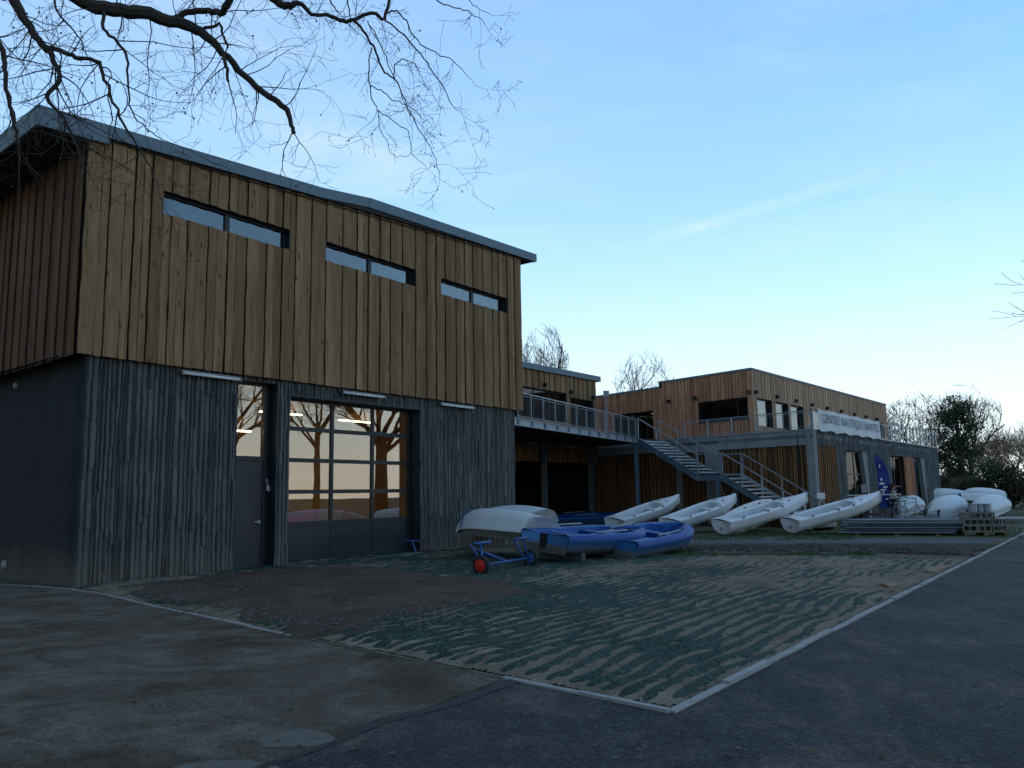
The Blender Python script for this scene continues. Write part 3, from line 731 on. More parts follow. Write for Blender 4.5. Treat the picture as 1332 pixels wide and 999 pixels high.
# strip windows
for i, h in enumerate(hw):
    mb = MB(); y = .02; f_ = .05
    mb.box(h[0], h[1], TY + .0, y + .05, h[2] - .025, h[2] + .004); mb.box(h[0], h[1], TY, y + .05, h[3] - .004, h[3] + .02)
    mb.box(h[0] - .02, h[0] + .004, TY, y + .05, h[2], h[3]); mb.box(h[1] - .004, h[1] + .02, TY, y + .05, h[2], h[3])
    mb.box(h[0], h[1], y, y + .06, h[2], h[2] + f_); mb.box(h[0], h[1], y, y + .06, h[3] - f_, h[3])
    mb.box(h[0], h[0] + f_, y, y + .06, h[2] + f_, h[3] - f_); mb.box(h[1] - f_, h[1], y, y + .06, h[2] + f_, h[3] - f_)
    c = (h[0] + h[1]) / 2; mb.box(c - .06, c + .06, y - .01, y + .06, h[2] + f_, h[3] - f_)
    wf = mb.build('strip_window', M['frame'], bA)
    for a, b in ((h[0] + f_, c - .06), (c + .06, h[1] - f_)):
        MB().box(a, b, y + .03, y + .04, h[2] + f_, h[3] - f_).build('pane', M['glass_sky'], wf)
    mb = MB(); mb.box(h[0], h[1], .9, .92, h[2] - .3, h[3] + .3); mb.build('blind', M['room'], wf)
# door
hd = holesC[0]; yd = .26
mb = MB(); mb.box(hd[0], hd[1] - .16, yd, yd + .05, .03, 2.48); dr = mb.build('door', M['door'], bA)
mb = MB(); mb.box(hd[1] - .28, hd[1] - .24, yd - .06, yd - .001, 1.02, 1.10); mb.box(hd[1] - .40, hd[1] - .24, yd - .075, yd - .05, 1.05, 1.075); mb.build('handle', M['galv'], dr)
mb = MB(); mb.box(hd[0], hd[1] - .16, yd - .02, yd + .06, 2.48, 2.58); mb.box(hd[0], hd[1] - .16, yd - .02, yd + .06, 4.24, 4.30); mb.box(hd[0], hd[0] + .04, yd - .02, yd + .06, 2.58, 4.24)
mb.box(hd[1] - .16, hd[1] - .10, yd - .03, yd + .06, 0, 4.30); mb.box(hd[1] - .1, hd[1] + .0, yd + .0, yd + .06, 0, 4.30)
tw = mb.build('transom_window', M['frame'], bA)
MB().box(hd[0] + .04, hd[1] - .16, yd + .01, yd + .02, 2.58, 4.24).build('pane', M['glass'], tw)
mb = MB(); mb.box(hd[1] - .001, hd[1] + .012, -.03, .31, 0, 4.30); mb.box(hd[0] - .01, hd[1], -.03, .25, 4.295, 4.31); mb.build('door_reveal', M['frame'], bA)
# garage door
hg = holesC[1]; yg = .36; gx0, gx1 = hg[0] - .02, hg[1] - .02; zr = [0.02, .97, 1.75, 2.53, 3.31, 4.04]
m1 = LA(431.4, 600, yg)[0]; m2 = LA(484.3, 600, yg)[0]; gxl = 2 * m1 - m2
gd_ = MB(); gd_.box(gxl - .4, gx1, yg, yg + .05, .02, .93); gdo = gd_.build('garage_door', M['door'], bA)
mb = MB(); cols = [gxl - .05, m1, m2, gx1]
for z in (.97, 1.75, 2.53, 3.31): mb.box(gxl - .4, gx1, yg - .03, yg + .05, z - .055, z + .045); mb.box(gxl - .4, gx1, yg - .035, yg - .03, z - .008, z + .002)
mb.box(gxl - .4, gx1, yg - .02, yg + .05, 3.99, 4.06); mb.box(gx1 - .07, gx1, yg - .02, yg + .049, .02, 4.0); mb.box(gxl - .4, gxl + .0, yg - .02, yg + .049, .02, 4.0)
for x in (m1, m2): mb.box(x - .045, x + .045, yg - .025, yg + .045, .93, 4.0); mb.box(x - .012, x + .012, yg - .01, yg + .01, .02, .93)
mb.box(gxl - .4, gx1, yg - .012, yg + .01, .02, .10)
mb.build('door_rail', M['frame'], gdo)
for a, b in ((gxl, m1 - .045), (m1 + .045, m2 - .045), (m2 + .045, gx1 - .07)):
    for z0, z1 in zip(zr[1:-1], zr[2:]):
        MB().box(a, b, yg + .012, yg + .02, z0 + .045, min(z1 - .055, 3.99)).build('pane', M['glass'], gdo)
mb = MB(); mb.box(hg[1] - .001, hg[1] + .014, -.03, yg + .05, 0, 4.06); mb.box(hg[0], hg[1], -.03, yg, 4.045, 4.058); mb.box(hg[0], hg[1], -.04, .0, 4.06, 4.10)
mb.build('garage_reveal', M['frame'], bA)
mb = MB(); mb.prism([(3.4, -.12), (9.6, -.18), (9.6, .36), (3.4, .3)], -.02, .035); mb.build('threshold', M['kerb'], bA)
# interior
mb = MB(); mb.box(.35, XR - .4, 6.0, 6.1, 0, 4.4); mb.box(.35, .45, .4, 6, 0, 4.4); mb.box(XR - .5, XR - .4, .4, 6, 0, 4.4); mb.box(.45, XR - .5, .4, 6, 4.32, 4.40)
for k in range(9): mb.box(.5 + k * 1.6, .62 + k * 1.6, .45, 6, 4.02, 4.30)
mb.box(2.0, 2.6, 5.8, 5.99, 0, 4.3); mb.box(7.4, 8.0, 5.8, 5.99, 0, 4.3); mb.box(9.52, 10.2, .5, .7, 0, 4.3)
mb.box(.5, XR - .5, 2.2, 2.34, 3.55, 3.72)
mb.build('interior_wall', M['interior'], bA)
mb = MB(); mb.box(.35, XR - .4, .4, 6, -.02, .02); mb.build('interior_floor', M['interior_floor'], bA)
for q, (a, b, y, z) in enumerate(((2.9, 4.3, 1.5, 3.93), (3.2, 4.6, 1.1, 3.22), (6, 7.4, 2.6, 3.93), (9.2, 10.6, 3.0, 3.93), (12, 13.4, 3, 3.93))):
    lt = thing('tube_light', ['lit tube light high inside, seen through the transom pane', 'lit tube light lower inside, seen through the transom pane', 'lit tube light deep inside behind the middle of the garage door', 'lit tube light inside near the right side of the garage door', 'lit tube light inside beyond the garage door, hidden by the concrete wall'][q], 'light', bA.matrix_basis @ V((0, 0, 0)), angA, None)
    MB().box(a, b, y - .05, y + .05, z, z + .03).build('diffuser', M['tube_on'], lt); MB().box(a - .02, b + .02, y - .04, y + .04, z + .03, z + .07).build('housing', M['lamp_case'], lt)
def boxthing(name, label, cat, mat, boxes, loc, rz=0, group=None):
    t_ = MB()
    for b in boxes: t_.box(*b)
    o = t_.build(name, mat); o.location = loc; o.rotation_euler = (0, 0, rz); return tag(o, label, cat, group)
def wA(x, y, z=0): return A0 + dA * x + V((-dA.y, dA.x, 0)) * y + V((0, 0, z))
mbx = MB(); mbx.box(-.35, .35, -.25, .25, 0, .5); mbx.box(-.39, .39, -.29, .29, .5, .56); mbx.box(-.3, -.2, -.27, -.25, .1, .45); mbx.box(.2, .3, -.27, -.25, .1, .45)
o = mbx.build('storage_bin', M['red']); o.location = wA(6.3, 1.1, .72); tag(o, 'red plastic bin behind the bottom left garage pane', 'bin')
mbx = MB(); mbx.box(-.9, .9, -.35, .35, .64, .70)
for sx in (-.8, .8):
    for sy in (-.3, .3): mbx.box(sx - .03, sx + .03, sy - .03, sy + .03, .02, .64)
o = mbx.build('workbench', M['interior_floor']); o.location = wA(6.6, 1.1); o.rotation_euler = (0, 0, angA); tag(o, 'low workbench inside holding the red bin', 'workbench')
# outside tube lights (unlit)
for q, (a, b, lab) in enumerate(((1.93, 3.40, 'unlit tube light under the boards, left of the door'), (6.45, 7.98, 'unlit tube light above the garage door'), (10.3, 11.9, 'unlit tube light on ribbed wall right of the garage door'))):
    z = 4.27
    lt = thing('wall_light', lab, 'light', A0, angA, 'tube lights under the timber overhang')
    mb = MB(); mb.tube([(a + .04, -.16, z), (b - .04, -.16, z)], .032, 10); mb.build('tube', M['tube_off'], lt, True)
    mb = MB(); mb.box(a, b, -.17, -.05, z + .034, z + .062); mb.box(a, a + .04, -.2, -.12, z - .04, z + .034); mb.box(b - .04, b, -.2, -.12, z - .04, z + .034); mb.build('housing', M['lamp_case'], lt)
# round bulkheads on the side wall
for (px, py, rr, lab) in ((7, 735, .10, 'small round white wall lamp low on the side wall'), (22, 502, .08, 'small round wall lamp high on the side wall below the boards')):
    nS = V((-1, SK, 0)).normalized(); Rz = Matrix.Rotation(angA, 3, 'Z'); nW = Rz @ nS; d = ray(px, py); p = EYE + d * ((A0 - EYE).dot(nW) / d.dot(nW))
    mb = MB(); mb.lathe([(rr, -.02), (rr, .03), (rr * .85, .055), (rr * .4, .07), (.005, .075)], n=20); o = mb.build('wall_lamp', M['grey_plastic'], None, True)
    o.location = p; o.rotation_euler = nW.to_track_quat('Z', 'Y').to_euler(); tag(o, lab, 'light')
# tag on door handle
mb = MB(); hx = LA(347, 634, .2)
for k in range(5):
    a = k * .9; mb.add([(0, 0, 0), (.05 + .01 * k, .01, -.03 * k), (.04, -.01, -.11 - .02 * k), (-.03, .01, -.09 - .01 * k)], [(0, 1, 2, 3)])
mb.tube([(0, 0, .0), (-.02, -.02, .10), (-.05, -.02, .12), (-.06, -.02, .02)], .008, 6)
o = mb.build('warning_tape', plain('pale_red_tape', (.5, .32, .36), .7, var=.5, scale=12)); o.location = wA(hx[0], .17, hx[1] + .08); o.rotation_euler = (0, 0, angA); tag(o, 'scrap of pale red and white tape tied to the door handle', 'tape')

# ------------------------------------------------------------------ building B (middle)
Rz = Matrix.Rotation(angA, 3, 'Z'); inA = Rz @ V((0, 1, 0))
pB = gz(781, 490, 7.9); B0 = V((pB.x, pB.y, 0)) + inA * .15 - dA * .3
bB = thing('middle_building', 'recessed timber clad middle block behind the walkway with sloping metal roof edge', 'building', B0, angA)
def LP(px, py, P0, ux, y=0.0):
    n = V((ux.y, -ux.x, 0)); p0 = P0 - n * y; d = ray(px, py); p = EYE + d * ((p0 - EYE).dot(n) / d.dot(n)) - P0
    return p.dot(ux), p.z
xl, zl = LP(684, 471, B0, dA, -.15); xr_, zr_ = LP(775, 489, B0, dA, -.15)
slB = (zr_ - zl) / (xr_ - xl)
def rB(x): return zr_ + (x - xr_) * slB
BX0 = xl - 3.5
w1 = LP(684, 500, B0, dA); w1b = LP(737, 549, B0, dA); w1t = LP(737, 512, B0, dA); w2 = LP(741, 515, B0, dA); w2b = LP(773, 553, B0, dA)
hb = [(w1[0] - 2.0, w1b[0], w1b[1] - .05, w1t[1]), (w2[0] + .05, w2b[0] - .1, w2b[1] - .2, w2[1] - .08)]
mb = MB(); boards(mb, BX0, 0, lambda x: 4.2, lambda x: rB(x) - .2, hb, 0, .18, .3); mb.build('timber_cladding', M['timber'], bB)
mb = MB(); x = BX0
for h in hb + [(0, 0, 0, 0)]:
    if h[0] > x or h[0] == 0: mb.wallprism([(x, 4.2), (h[0], 4.2), (h[0], rB(h[0]) - .22), (x, rB(x) - .22)], .04, .2)
    if h[1] != 0: mb.box(h[0], h[1], .04, .2, 4.2, h[2]); mb.wallprism([(h[0], h[3]), (h[1], h[3]), (h[1], rB(h[1]) - .22), (h[0], rB(h[0]) - .22)], .04, .2); x = h[1]
mb.box(-.2, -.02, .2, 8, .0, 7.5); mb.box(BX0, -.2, 8, 8.2, 0, 7.4); mb.build('upper_wall', M['backing'], bB)
mb = MB(); mb.M = Matrix.Translation((0, 0, 0)) @ Matrix.Rotation(R(90), 4, 'Z'); boards(mb, .0, 8, lambda x: 4.2, lambda x: rB(0) - .25, (), .0, .18, .3); mb.build('end_cladding', M['timber'], bB)
mb = MB(); mb.wallprism([(BX0, rB(BX0) - .22), (.3, rB(.3) - .22), (.3, rB(.3)), (BX0, rB(BX0))], -.1, 8.3); rb = mb.build('roof', M['soffit'], bB)
mb = MB()
for k in range(8):
    a = BX0 + (.34 - BX0) * k / 8; b = BX0 + (.34 - BX0) * (k + 1) / 8 - .008; mb.r = rnd(); mb.wallprism([(a, rB(a) - .27), (b, rB(b) - .27), (b, rB(b) + .01), (a, rB(a) + .01)], -.15, -.1)
mb.box(.3, .34, -.1, 8.3, rB(.3) - .27, rB(.3) + .01); mb.build('fascia', M['zinc'], rb)
for i, h in enumerate(hb):
    mb = MB(); y = .12; e = .06
    mb.box(h[0], h[1], y, y + .05, h[2], h[2] + e); mb.box(h[0], h[1], y, y + .05, h[3] - e, h[3]); mb.box(h[1] - e, h[1], y, y + .05, h[2] + e, h[3] - e); mb.box(h[0], h[0] + e, y, y + .05, h[2] + e, h[3] - e)
    nm = 4 if i == 0 else 2; wd = (h[1] - h[0]) / nm
    for k in range(1, nm): mb.box(h[0] + k * wd - .03, h[0] + k * wd + .03, y, y + .05, h[2] + e, h[3] - e)
    mb.box(h[1] - .004, h[1] + .02, -.03, y, h[2], h[3]); mb.box(h[0], h[1], -.03, y, h[3] - .004, h[3] + .015)
    wf = mb.build('window', M['frame'], bB)
    MB().box(h[0] + e, h[1] - e, y + .02, y + .03, h[2] + e, h[3] - e).build('pane', M['glass_dark'], wf)
    MB().box(h[0], h[1], y + .35, y + .37, h[2], h[3] ).build('blind', M['curtain'], wf)
# ground floor under the deck: lintel strip and set-back dark rear wall
mb = MB(); boards(mb, BX0, -.1, lambda x: 3.12, lambda x: 3.98, (), .0, .14, .22); mb.build('lintel_boards', M['slat'], bB)
mb = MB(); mb.box(BX0, -.1, .04, .3, 3.15, 3.98); mb.build('lintel', M['backing'], bB)
mb = MB(); wall_holes(mb, BX0, -.2, 0, 4.0, 6.0, 6.2, [(-6.0, -2.2, .4, 2.5)]); mb.box(BX0, -.2, .3, 6.0, 3.98, 4.1); mb.build('rear_wall', M['room'], bB)
mb = MB(); mb.box(-6, -2.2, 5.93, 6.0, 2.44, 2.5); mb.box(-6, -2.2, 5.93, 6.0, .4, .46)
for x in (-6, -5.05, -4.1, -3.15, -2.26): mb.box(x, x + .06, 5.93, 6.0, .46, 2.44)
wf = mb.build('ground_window', M['galv_dark'], bB); MB().box(-5.94, -2.26, 6.03, 6.04, .46, 2.44).build('pane', M['glass_dark'], wf)
mb = MB(); mb.box(-7.2, -2.0, 5.6, 5.98, 2.72, 2.95); mb.build('duct', M['galv_dark'], bB)
for q, (px, lab) in enumerate(((674, 'unlit tube lamp on timber strip under the deck, nearer the boathouse'), (736, 'unlit tube lamp on timber strip under the deck, farther from the boathouse'))):
    x_, z_ = LP(px, 573 if q == 0 else 580, B0, dA, -.1); lt = thing('deck_lamp', lab, 'light', B0, angA)
    MB().tube([(x_, -.1, z_ - .05), (x_ + 1.3, -.1, z_ - .05)], .035, 8).build('tube', M['tube_off'], lt, True); MB().box(x_, x_ + 1.3, -.1, -.03, z_ - .02, z_ + .02).build('housing', M['lamp_case'], lt)
# small square lamps on B facade
def cube_lamp(loc, rz, lab, group, s=.075):
    mb = MB(); mb.box(-s, s, -2 * s, -.02, -s, s); mb.box(-s * .7, s * .7, -2 * s + .015, -.03, -s - .01, -s + .001); mb.box(-s * 1.2, s * 1.2, -.03, 0.03, -s * 1.2, s * 1.2); o = mb.build('facade_lamp', M['frame'])
    o.location = loc; o.rotation_euler = (0, 0, rz); return tag(o, lab, 'light', group)
for px, py, lab in ((708.5, 500.5, 'small dark box lamp above the wide window of middle block'), (743, 510, 'small dark box lamp above the narrow window of middle block'), (771, 517, 'small dark box lamp at the right edge of the middle block')):
    x_, z_ = LP(px, py, B0, dA, -.05); cube_lamp(B0 + dA * x_ + V((0, 0, z_)) - inA * .05, angA, lab, 'box lamps on the timber walls')

# ------------------------------------------------------------------ building C (clubhouse)
TZ = 4.2
C0 = gz(1057, 557, TZ); C0.z = 0; cl_ = gz(897, 569, TZ); cr_ = gz(1219, 582, TZ)
dl = V((C0.x - cl_.x, C0.y - cl_.y, 0)).normalized()               # along left wall towards the corner
dr_ = V((cr_.x - C0.x, cr_.y - C0.y, 0)).normalized(); LR = (cr_ - C0).xy.length
angl = math.atan2(dl.y, dl.x); angr = math.atan2(dr_.y, dr_.x)
inl = V((-dl.y, dl.x, 0)); inr = V((-dr_.y, dr_.x, 0))
bC = thing('clubhouse', 'far two storey clubhouse, timber box on grey concrete terrace with white banner', 'building', C0, 0)
def placed(mb, ang, off=(0, 0, 0)): mb.M = Matrix.Translation(off) @ Matrix.Rotation(ang, 4, 'Z'); return mb
def ll(px, py, y=0): return LP(px, py, C0, dl, y)
def lr(px, py, y=0): return LP(px, py, C0, dr_, y)
LL = 13.3
# left lower wall (x from -LL to 0)
a1 = ll(935, 600)[0]; a2 = ll(1050, 600)[0]; zt1 = ll(1050, 578)[1]; b1 = ll(905, 600)[0]; b2 = ll(917, 600)[0]
holesL = [(-LL + .05, b1 - 1.2, -.02, 3.55), (b1 - .9, b2, -.02, 3.45), (a1, a2, -.02, 3.5)]
mb = placed(MB(), angl); wall_holes(mb, -LL, 0, -.1, TZ - .06, 0, .3, holesL); mb.build('terrace_wall_left', M['terrace'], bC)
mb = placed(MB(), angl)
for h in holesL: boards(mb, h[0], h[1], lambda x: 0, lambda x: h[3], (), .10, .09, .15, gap=.05, thick=.04, wob=.006, step=1, alt=.03)
mb.build('slat_screen', M['slat'], bC)
mb = placed(MB(), angl); mb.box(-LL, -.1, .22, .26, 0, 3.6); mb.build('screen_backing', M['backing'], bC)
# right lower wall with slanted openings
def rx(px, py=600): return lr(px, py)[0]
o1 = (rx(1062.5, 600), rx(1090, 600), -.02, lr(1075, 580)[1] - .0)
slW1 = (rx(1100.5, 590), rx(1122, 590), .55, 3.45); slW2 = (rx(1158, 595), rx(1174, 595), .55, 3.3); o3 = (rx(1175, 595), rx(1186, 595), -.02, 3.45); o4 = (rx(1186.5, 595), rx(1198, 595), -.02, 3.25)
holesR = [(o1[0], o1[1], -.02, 3.5), (slW1[0], slW1[1] + .9, .0, 3.4), (slW2[0], o4[1] + .9, -.02, 3.35)]
mb = placed(MB(), angr); wall_holes(mb, .02, LR, -.1, TZ - .06, .03, .32, holesR)
# slanted jambs: wedges that narrow the openings towards the top
for h, wdg in ((holesR[1], .9), (holesR[2], .9)): mb.wallprism([(h[1], h[3]), (h[1] - wdg, h[3]), (h[1], h[2])], .03, .32)
mb.build('terrace_wall_right', M['terrace'], bC)
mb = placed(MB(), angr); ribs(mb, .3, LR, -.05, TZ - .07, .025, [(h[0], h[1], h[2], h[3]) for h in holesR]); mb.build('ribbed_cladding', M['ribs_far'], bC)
mb = placed(MB(), angr); boards(mb, o1[0], o1[1], lambda x: 0, lambda x: 3.5, (), .06, .09, .15, gap=.04, thick=.04, wob=.004, step=1, alt=.05); mb.build('corner_slats', M['slat'], bC)
mb = placed(MB(), angr); boards(mb, o3[0], o3[1] + .2, lambda x: 0, lambda x: 3.35, (), .02, .10, .16, gap=.03, thick=.04, wob=.004, step=1, alt=.05); mb.build('door_slats', M['timber_red'], bC)
mb = placed(MB(), angr); mb.box(0.1, LR - .1, .7, .75, 0, 4); mb.build('inner_wall', M['dark_int'], bC)
mb = placed(MB(), angr)
def wframe(mb, x0, x1, z0, z1, y, e=.07, nx=1, nz=1):
    mb.box(x0, x1, y, y + .06, z0, z0 + e); mb.box(x0, x1, y, y + .06, z1 - e, z1); mb.box(x0, x0 + e, y, y + .06, z0 + e, z1 - e); mb.box(x1 - e, x1, y, y + .06, z0 + e, z1 - e)
    for k in range(1, nx): c = x0 + (x1 - x0) * k / nx; mb.box(c - e / 2, c + e / 2, y, y + .06, z0 + e, z1 - e)
    for k in range(1, nz): c = z0 + (z1 - z0) * k / nz; mb.box(x0 + e, x1 - e, y + .002, y + .058, c - e / 2, c + e / 2)
wframe(mb, holesR[1][0], holesR[1][1], 0, 3.4, .2, .08, 2, 3); wf = mb.build('slanted_window', M['frame'], bC)
placed(MB(), angr).box(holesR[1][0], holesR[1][1], .22, .23, 0, 3.4).build('pane', M['glass_dark'], wf)
mb = placed(MB(), angr); wframe(mb, slW2[0], slW2[1] + .1, 0, 3.3, .2, .08, 2, 2); wf = mb.build('slanted_window', M['frame'], bC)
placed(MB(), angr).box(slW2[0], slW2[1], .22, .23, 0, 3.3).build('pane', M['glass_dark'], wf)
mb = placed(MB(), angr); wframe(mb, o4[0] + .3, o4[1] + .9, 0, 3.3, .25, .1, 2, 1); dd = mb.build('entrance_door', M['galv_dark'], bC)
placed(MB(), angr).box(o4[0] + .3, o4[1] + .8, .28, .29, .05, 3.2).build('pane', M['glass_dark'], dd)
# far end + roof terrace slab, coping
mb = MB(); e1 = dr_ * LR; mb.prism([(0, 0), (e1.x, e1.y), ((e1 + inr * 14).x, (e1 + inr * 14).y), ((-dl * LL + inl * .3).x, (-dl * LL + inl * .3).y), ((-dl * LL).x, (-dl * LL).y)], 3.8, 3.95); mb.build('terrace_floor', M['terrace'], bC)
mb = placed(MB(), angr, dr_ * LR); mb.M = Matrix.Translation(dr_ * LR) @ Matrix.Rotation(angr + R(90), 4, 'Z'); mb.box(0.03, 14, 0.003, .3, -.1, TZ - .06); mb.build('far_end_wall', M['terrace'], bC)
mb = placed(MB(), angl); mb.box(-LL + .6, .03, -.03, .34, TZ - .06, TZ)
mb.M = Matrix.Rotation(angr, 4, 'Z'); mb.box(.36, LR + .03, -.06, .36, TZ - .058, TZ + .002); mb.build('coping', M['galv'], bC)
# upper timber box
CZ = 7.6; K0 = gz(976.5, 479, CZ); kl = gz(858, 497, CZ); kr = gz(1152, 526, CZ); K0.z = 0
ul = V((K0.x - kl.x, K0.y - kl.y, 0)).normalized(); ur = V((kr.x - K0.x, kr.y - K0.y, 0)).normalized(); UR = (kr - K0).xy.length; UL1 = (K0 - kl).xy.length
aul = math.atan2(ul.y, ul.x); aur = math.atan2(ur.y, ur.x); K = K0 - C0
def kl_(px, py, y=0): return LP(px, py, K0, ul, y)
def kr_(px, py, y=0): return LP(px, py, K0, ur, y)
ULm = UL1 + 6.5
zc = lambda x: CZ if x > -UL1 else CZ - .28
hk = [(-ULm + 0.1, -ULm + .2, 9, 9)]
dO = kl_(799.5, 539); dO2 = kl_(849, 534); q1 = kl_(908, 522); q2 = kl_(972, 516); q3 = kl_(972.5, 544)
hk = [(dO[0], dO2[0], 3.9, dO2[1]), (q1[0], q2[0], q3[1], q2[1])]
mb = placed(MB(), aul, K); boards(mb, -ULm, 0, lambda x: 3.9, lambda x: zc(x) - .05, hk, 0, .17, .27, alt=.015); mb.build('timber_cladding_left', M['timber_red'], bC)
mb = placed(MB(), aul, K); wall_holes(mb, -ULm, -UL1, 3.9, CZ - .36, .04, .2, hk[:1]); wall_holes(mb, -UL1, -.04, 3.9, CZ - .08, .04, .2, hk[1:]); mb.build('upper_wall_left', M['backing'], bC)
# windows right
tops = []; hr = []
for a, b in ((985, 1004), (1009, 1025), (1028.5, 1044), (1053, 1072), (1080, 1097), (1101, 1116), (1119, 1132), (1135, 1147)):
    xa = kr_(a, 530)[0]; xb = kr_(b, 530)[0]; hr.append((xa, xb, kr_(985, 545)[1] - .35, kr_(985, 517.5)[1]))
mb = placed(MB(), aur, K); boards(mb, 0, UR, lambda x: 3.9, lambda x: CZ - .05, hr, 0, .16, .25, alt=.015); mb.build('timber_cladding_right', M['timber_pale'], bC)
mb = placed(MB(), aur, K); wall_holes(mb, 0.04, UR, 3.9, CZ - .08, .05, .2, hr); mb.build('upper_wall_right', M['backing'], bC)
for i, h in enumerate(hr):
    mb = placed(MB(), aur, K); wframe(mb, h[0], h[1], h[2], h[3], .14, .07); mb.box(h[1] - .004, h[1] + .02, -.02, .14, h[2], h[3]); wf = mb.build('window', M['frame'], bC)
    placed(MB(), aur, K).box(h[0] + .07, h[1] - .07, .16, .17, h[2] + .07, h[3] - .07).build('pane', M['glass_sky'], wf)
mb = placed(MB(), aur, K); mb.box(.3, UR - .3, .9, .95, 3.9, 7.3); mb.build('inner_wall_upper', M['dark_int'], bC)
h = hk[1]; mb = placed(MB(), aul, K); wframe(mb, h[0], h[1], h[2], h[3], .12, .08, 1); mb.box(h[0] - .03, h[1] + .03, -.06, .12, h[2] - .05, h[2]); wf = mb.build('picture_window', M['frame'], bC)
placed(MB(), aul, K).box(h[0] + .08, h[1] - .08, .15, .16, h[2] + .08, h[3] - .08).build('pane', M['glass_dark'], wf)
placed(MB(), aul, K).box(h[0], h[1], .24, .27, h[2], h[3]).build('inner_panel', M['dark_int'], wf)
h = hk[0]; mb = placed(MB(), aul, K); mb.box(h[0], h[1], 3.2, 3.25, 3.9, h[3]); mb.box(h[0], h[1], .2, 3.2, h[3] + .02, h[3] + .06); mb.box(h[0] - .05, h[0], .2, 3.2, 3.9, h[3]); mb.box(h[1], h[1] + .05, .2, 3.2, 3.9, h[3]); mb.build('porch_recess', M['dark_int'], bC)
mb = placed(MB(), aul, K); wframe(mb, h[0], h[1], 3.95, h[3], .6, .08, 3, 1); wf = mb.build('porch_glazing', M['frame'], bC); placed(MB(), aul, K).box(h[0], h[1], .63, .64, 3.95, h[3]).build('pane', M['glass_dark'], wf)
for q, (fx, fy) in enumerate(((.45, 1.0), (.62, 1.3), (.80, .95), (.55, 2.2), (.85, 2.3))):
    mb = placed(MB(), aul, K); x_ = h[0] + (h[1] - h[0]) * fx; mb.lathe([(.13, 0), (.13, .02)], (x_, fy, h[3] - .01), n=14); mb.build('downlight', M['spot_on'], bC)
# roof edge
mb = MB(); 
def loc3(base, d, s, i, y): return base + d * s + i * y
iul = V((-ul.y, ul.x, 0)); iur = V((-ur.y, ur.x, 0))
pa = K - ul * UL1; pb = K; pc = K + ur * UR; pd = pc + iur * 8.5; pe = pa + iul * 14; pf = K - ul * ULm; pg = pf + iul * 14
mb.prism([p.xy[:] for p in (pa, pb, pc, pd, pe)], CZ - .07, CZ - .004); mb.prism([p.xy[:] for p in (pf, pa + ul * -.01, pe, pg)], CZ - .35, CZ - .29); rc = mb.build('roof', M['soffit'], bC)
mb = placed(MB(), aul, K); mb.box(-UL1, -.0, -.05, .05, CZ - .07, CZ + .03); mb.box(-ULm, -UL1, -.05, .05, CZ - .35, CZ - .25); mb.box(-UL1 - .05, -UL1, -.04, 3, CZ - .3, CZ + .02)
mb.M = Matrix.Translation(K) @ Matrix.Rotation(aur, 4, 'Z'); mb.box(-.02, UR + .05, -.05, .05, CZ - .068, CZ + .028); mb.box(UR, UR + .05, .05, 8, CZ - .07, CZ + .03); mb.build('roof_coping', M['zinc'], rc)
mb = MB(); mb.M = Matrix.Translation(pc) @ Matrix.Rotation(aur + R(90), 4, 'Z'); boards(mb, .0, 8, lambda x: 3.9, lambda x: CZ - .05, (), 0, .17, .27); mb.build('timber_cladding_end', M['timber'], bC)
# downpipe between B and C
pd0 = gz(788, 513, 7.25); mb = MB(); mb.tube([(0, 0, -3.0), (0, 0, 0)], .05, 8); mb.box(-.16, .16, -.12, .12, -.05, .28); o = mb.build('downpipe', M['galv'], bC); o.location = pd0 - C0 + V((-.05, -.6, -.15))
# lamps on C
for px, py, wall, lab in ((870, 522, 'l', 'small dark box lamp on clubhouse timber, just right of the lit porch'), (904, 518, 'l', 'small dark box lamp at top left of the clubhouse picture window'), (974, 510, 'l', 'small dark box lamp left of the clubhouse timber corner'),
                          (983, 510, 'r', 'small dark box lamp right of the clubhouse timber corner'), (1010.5, 516, 'r', 'small dark box lamp above the second clubhouse side window'), (1035, 521.5, 'r', 'small dark box lamp above the third clubhouse side window'),
                          (1055.7, 526.5, 'r', 'small dark box lamp above the left end of the banner'), (1075.5, 531, 'r', 'small dark box lamp above the word CENTRE on the banner'), (1094, 535, 'r', 'small dark box lamp above the middle of the banner'),
                          (1111, 539, 'r', 'small dark box lamp above the last word on the banner'), (1126, 542, 'r', 'small dark box lamp above the right end of the banner'), (1140, 545, 'r', 'small dark box lamp nearest the far end of the clubhouse')):
    if wall == 'l': x_, z_ = kl_(px, py, -.05); p = K0 + ul * x_ - iul * .05; a = aul
    else: x_, z_ = kr_(px, py, -.05); p = K0 + ur * x_ - iur * .05; a = aur
    cube_lamp(p + V((0, 0, z_)), a, lab, 'box lamps on the timber walls')

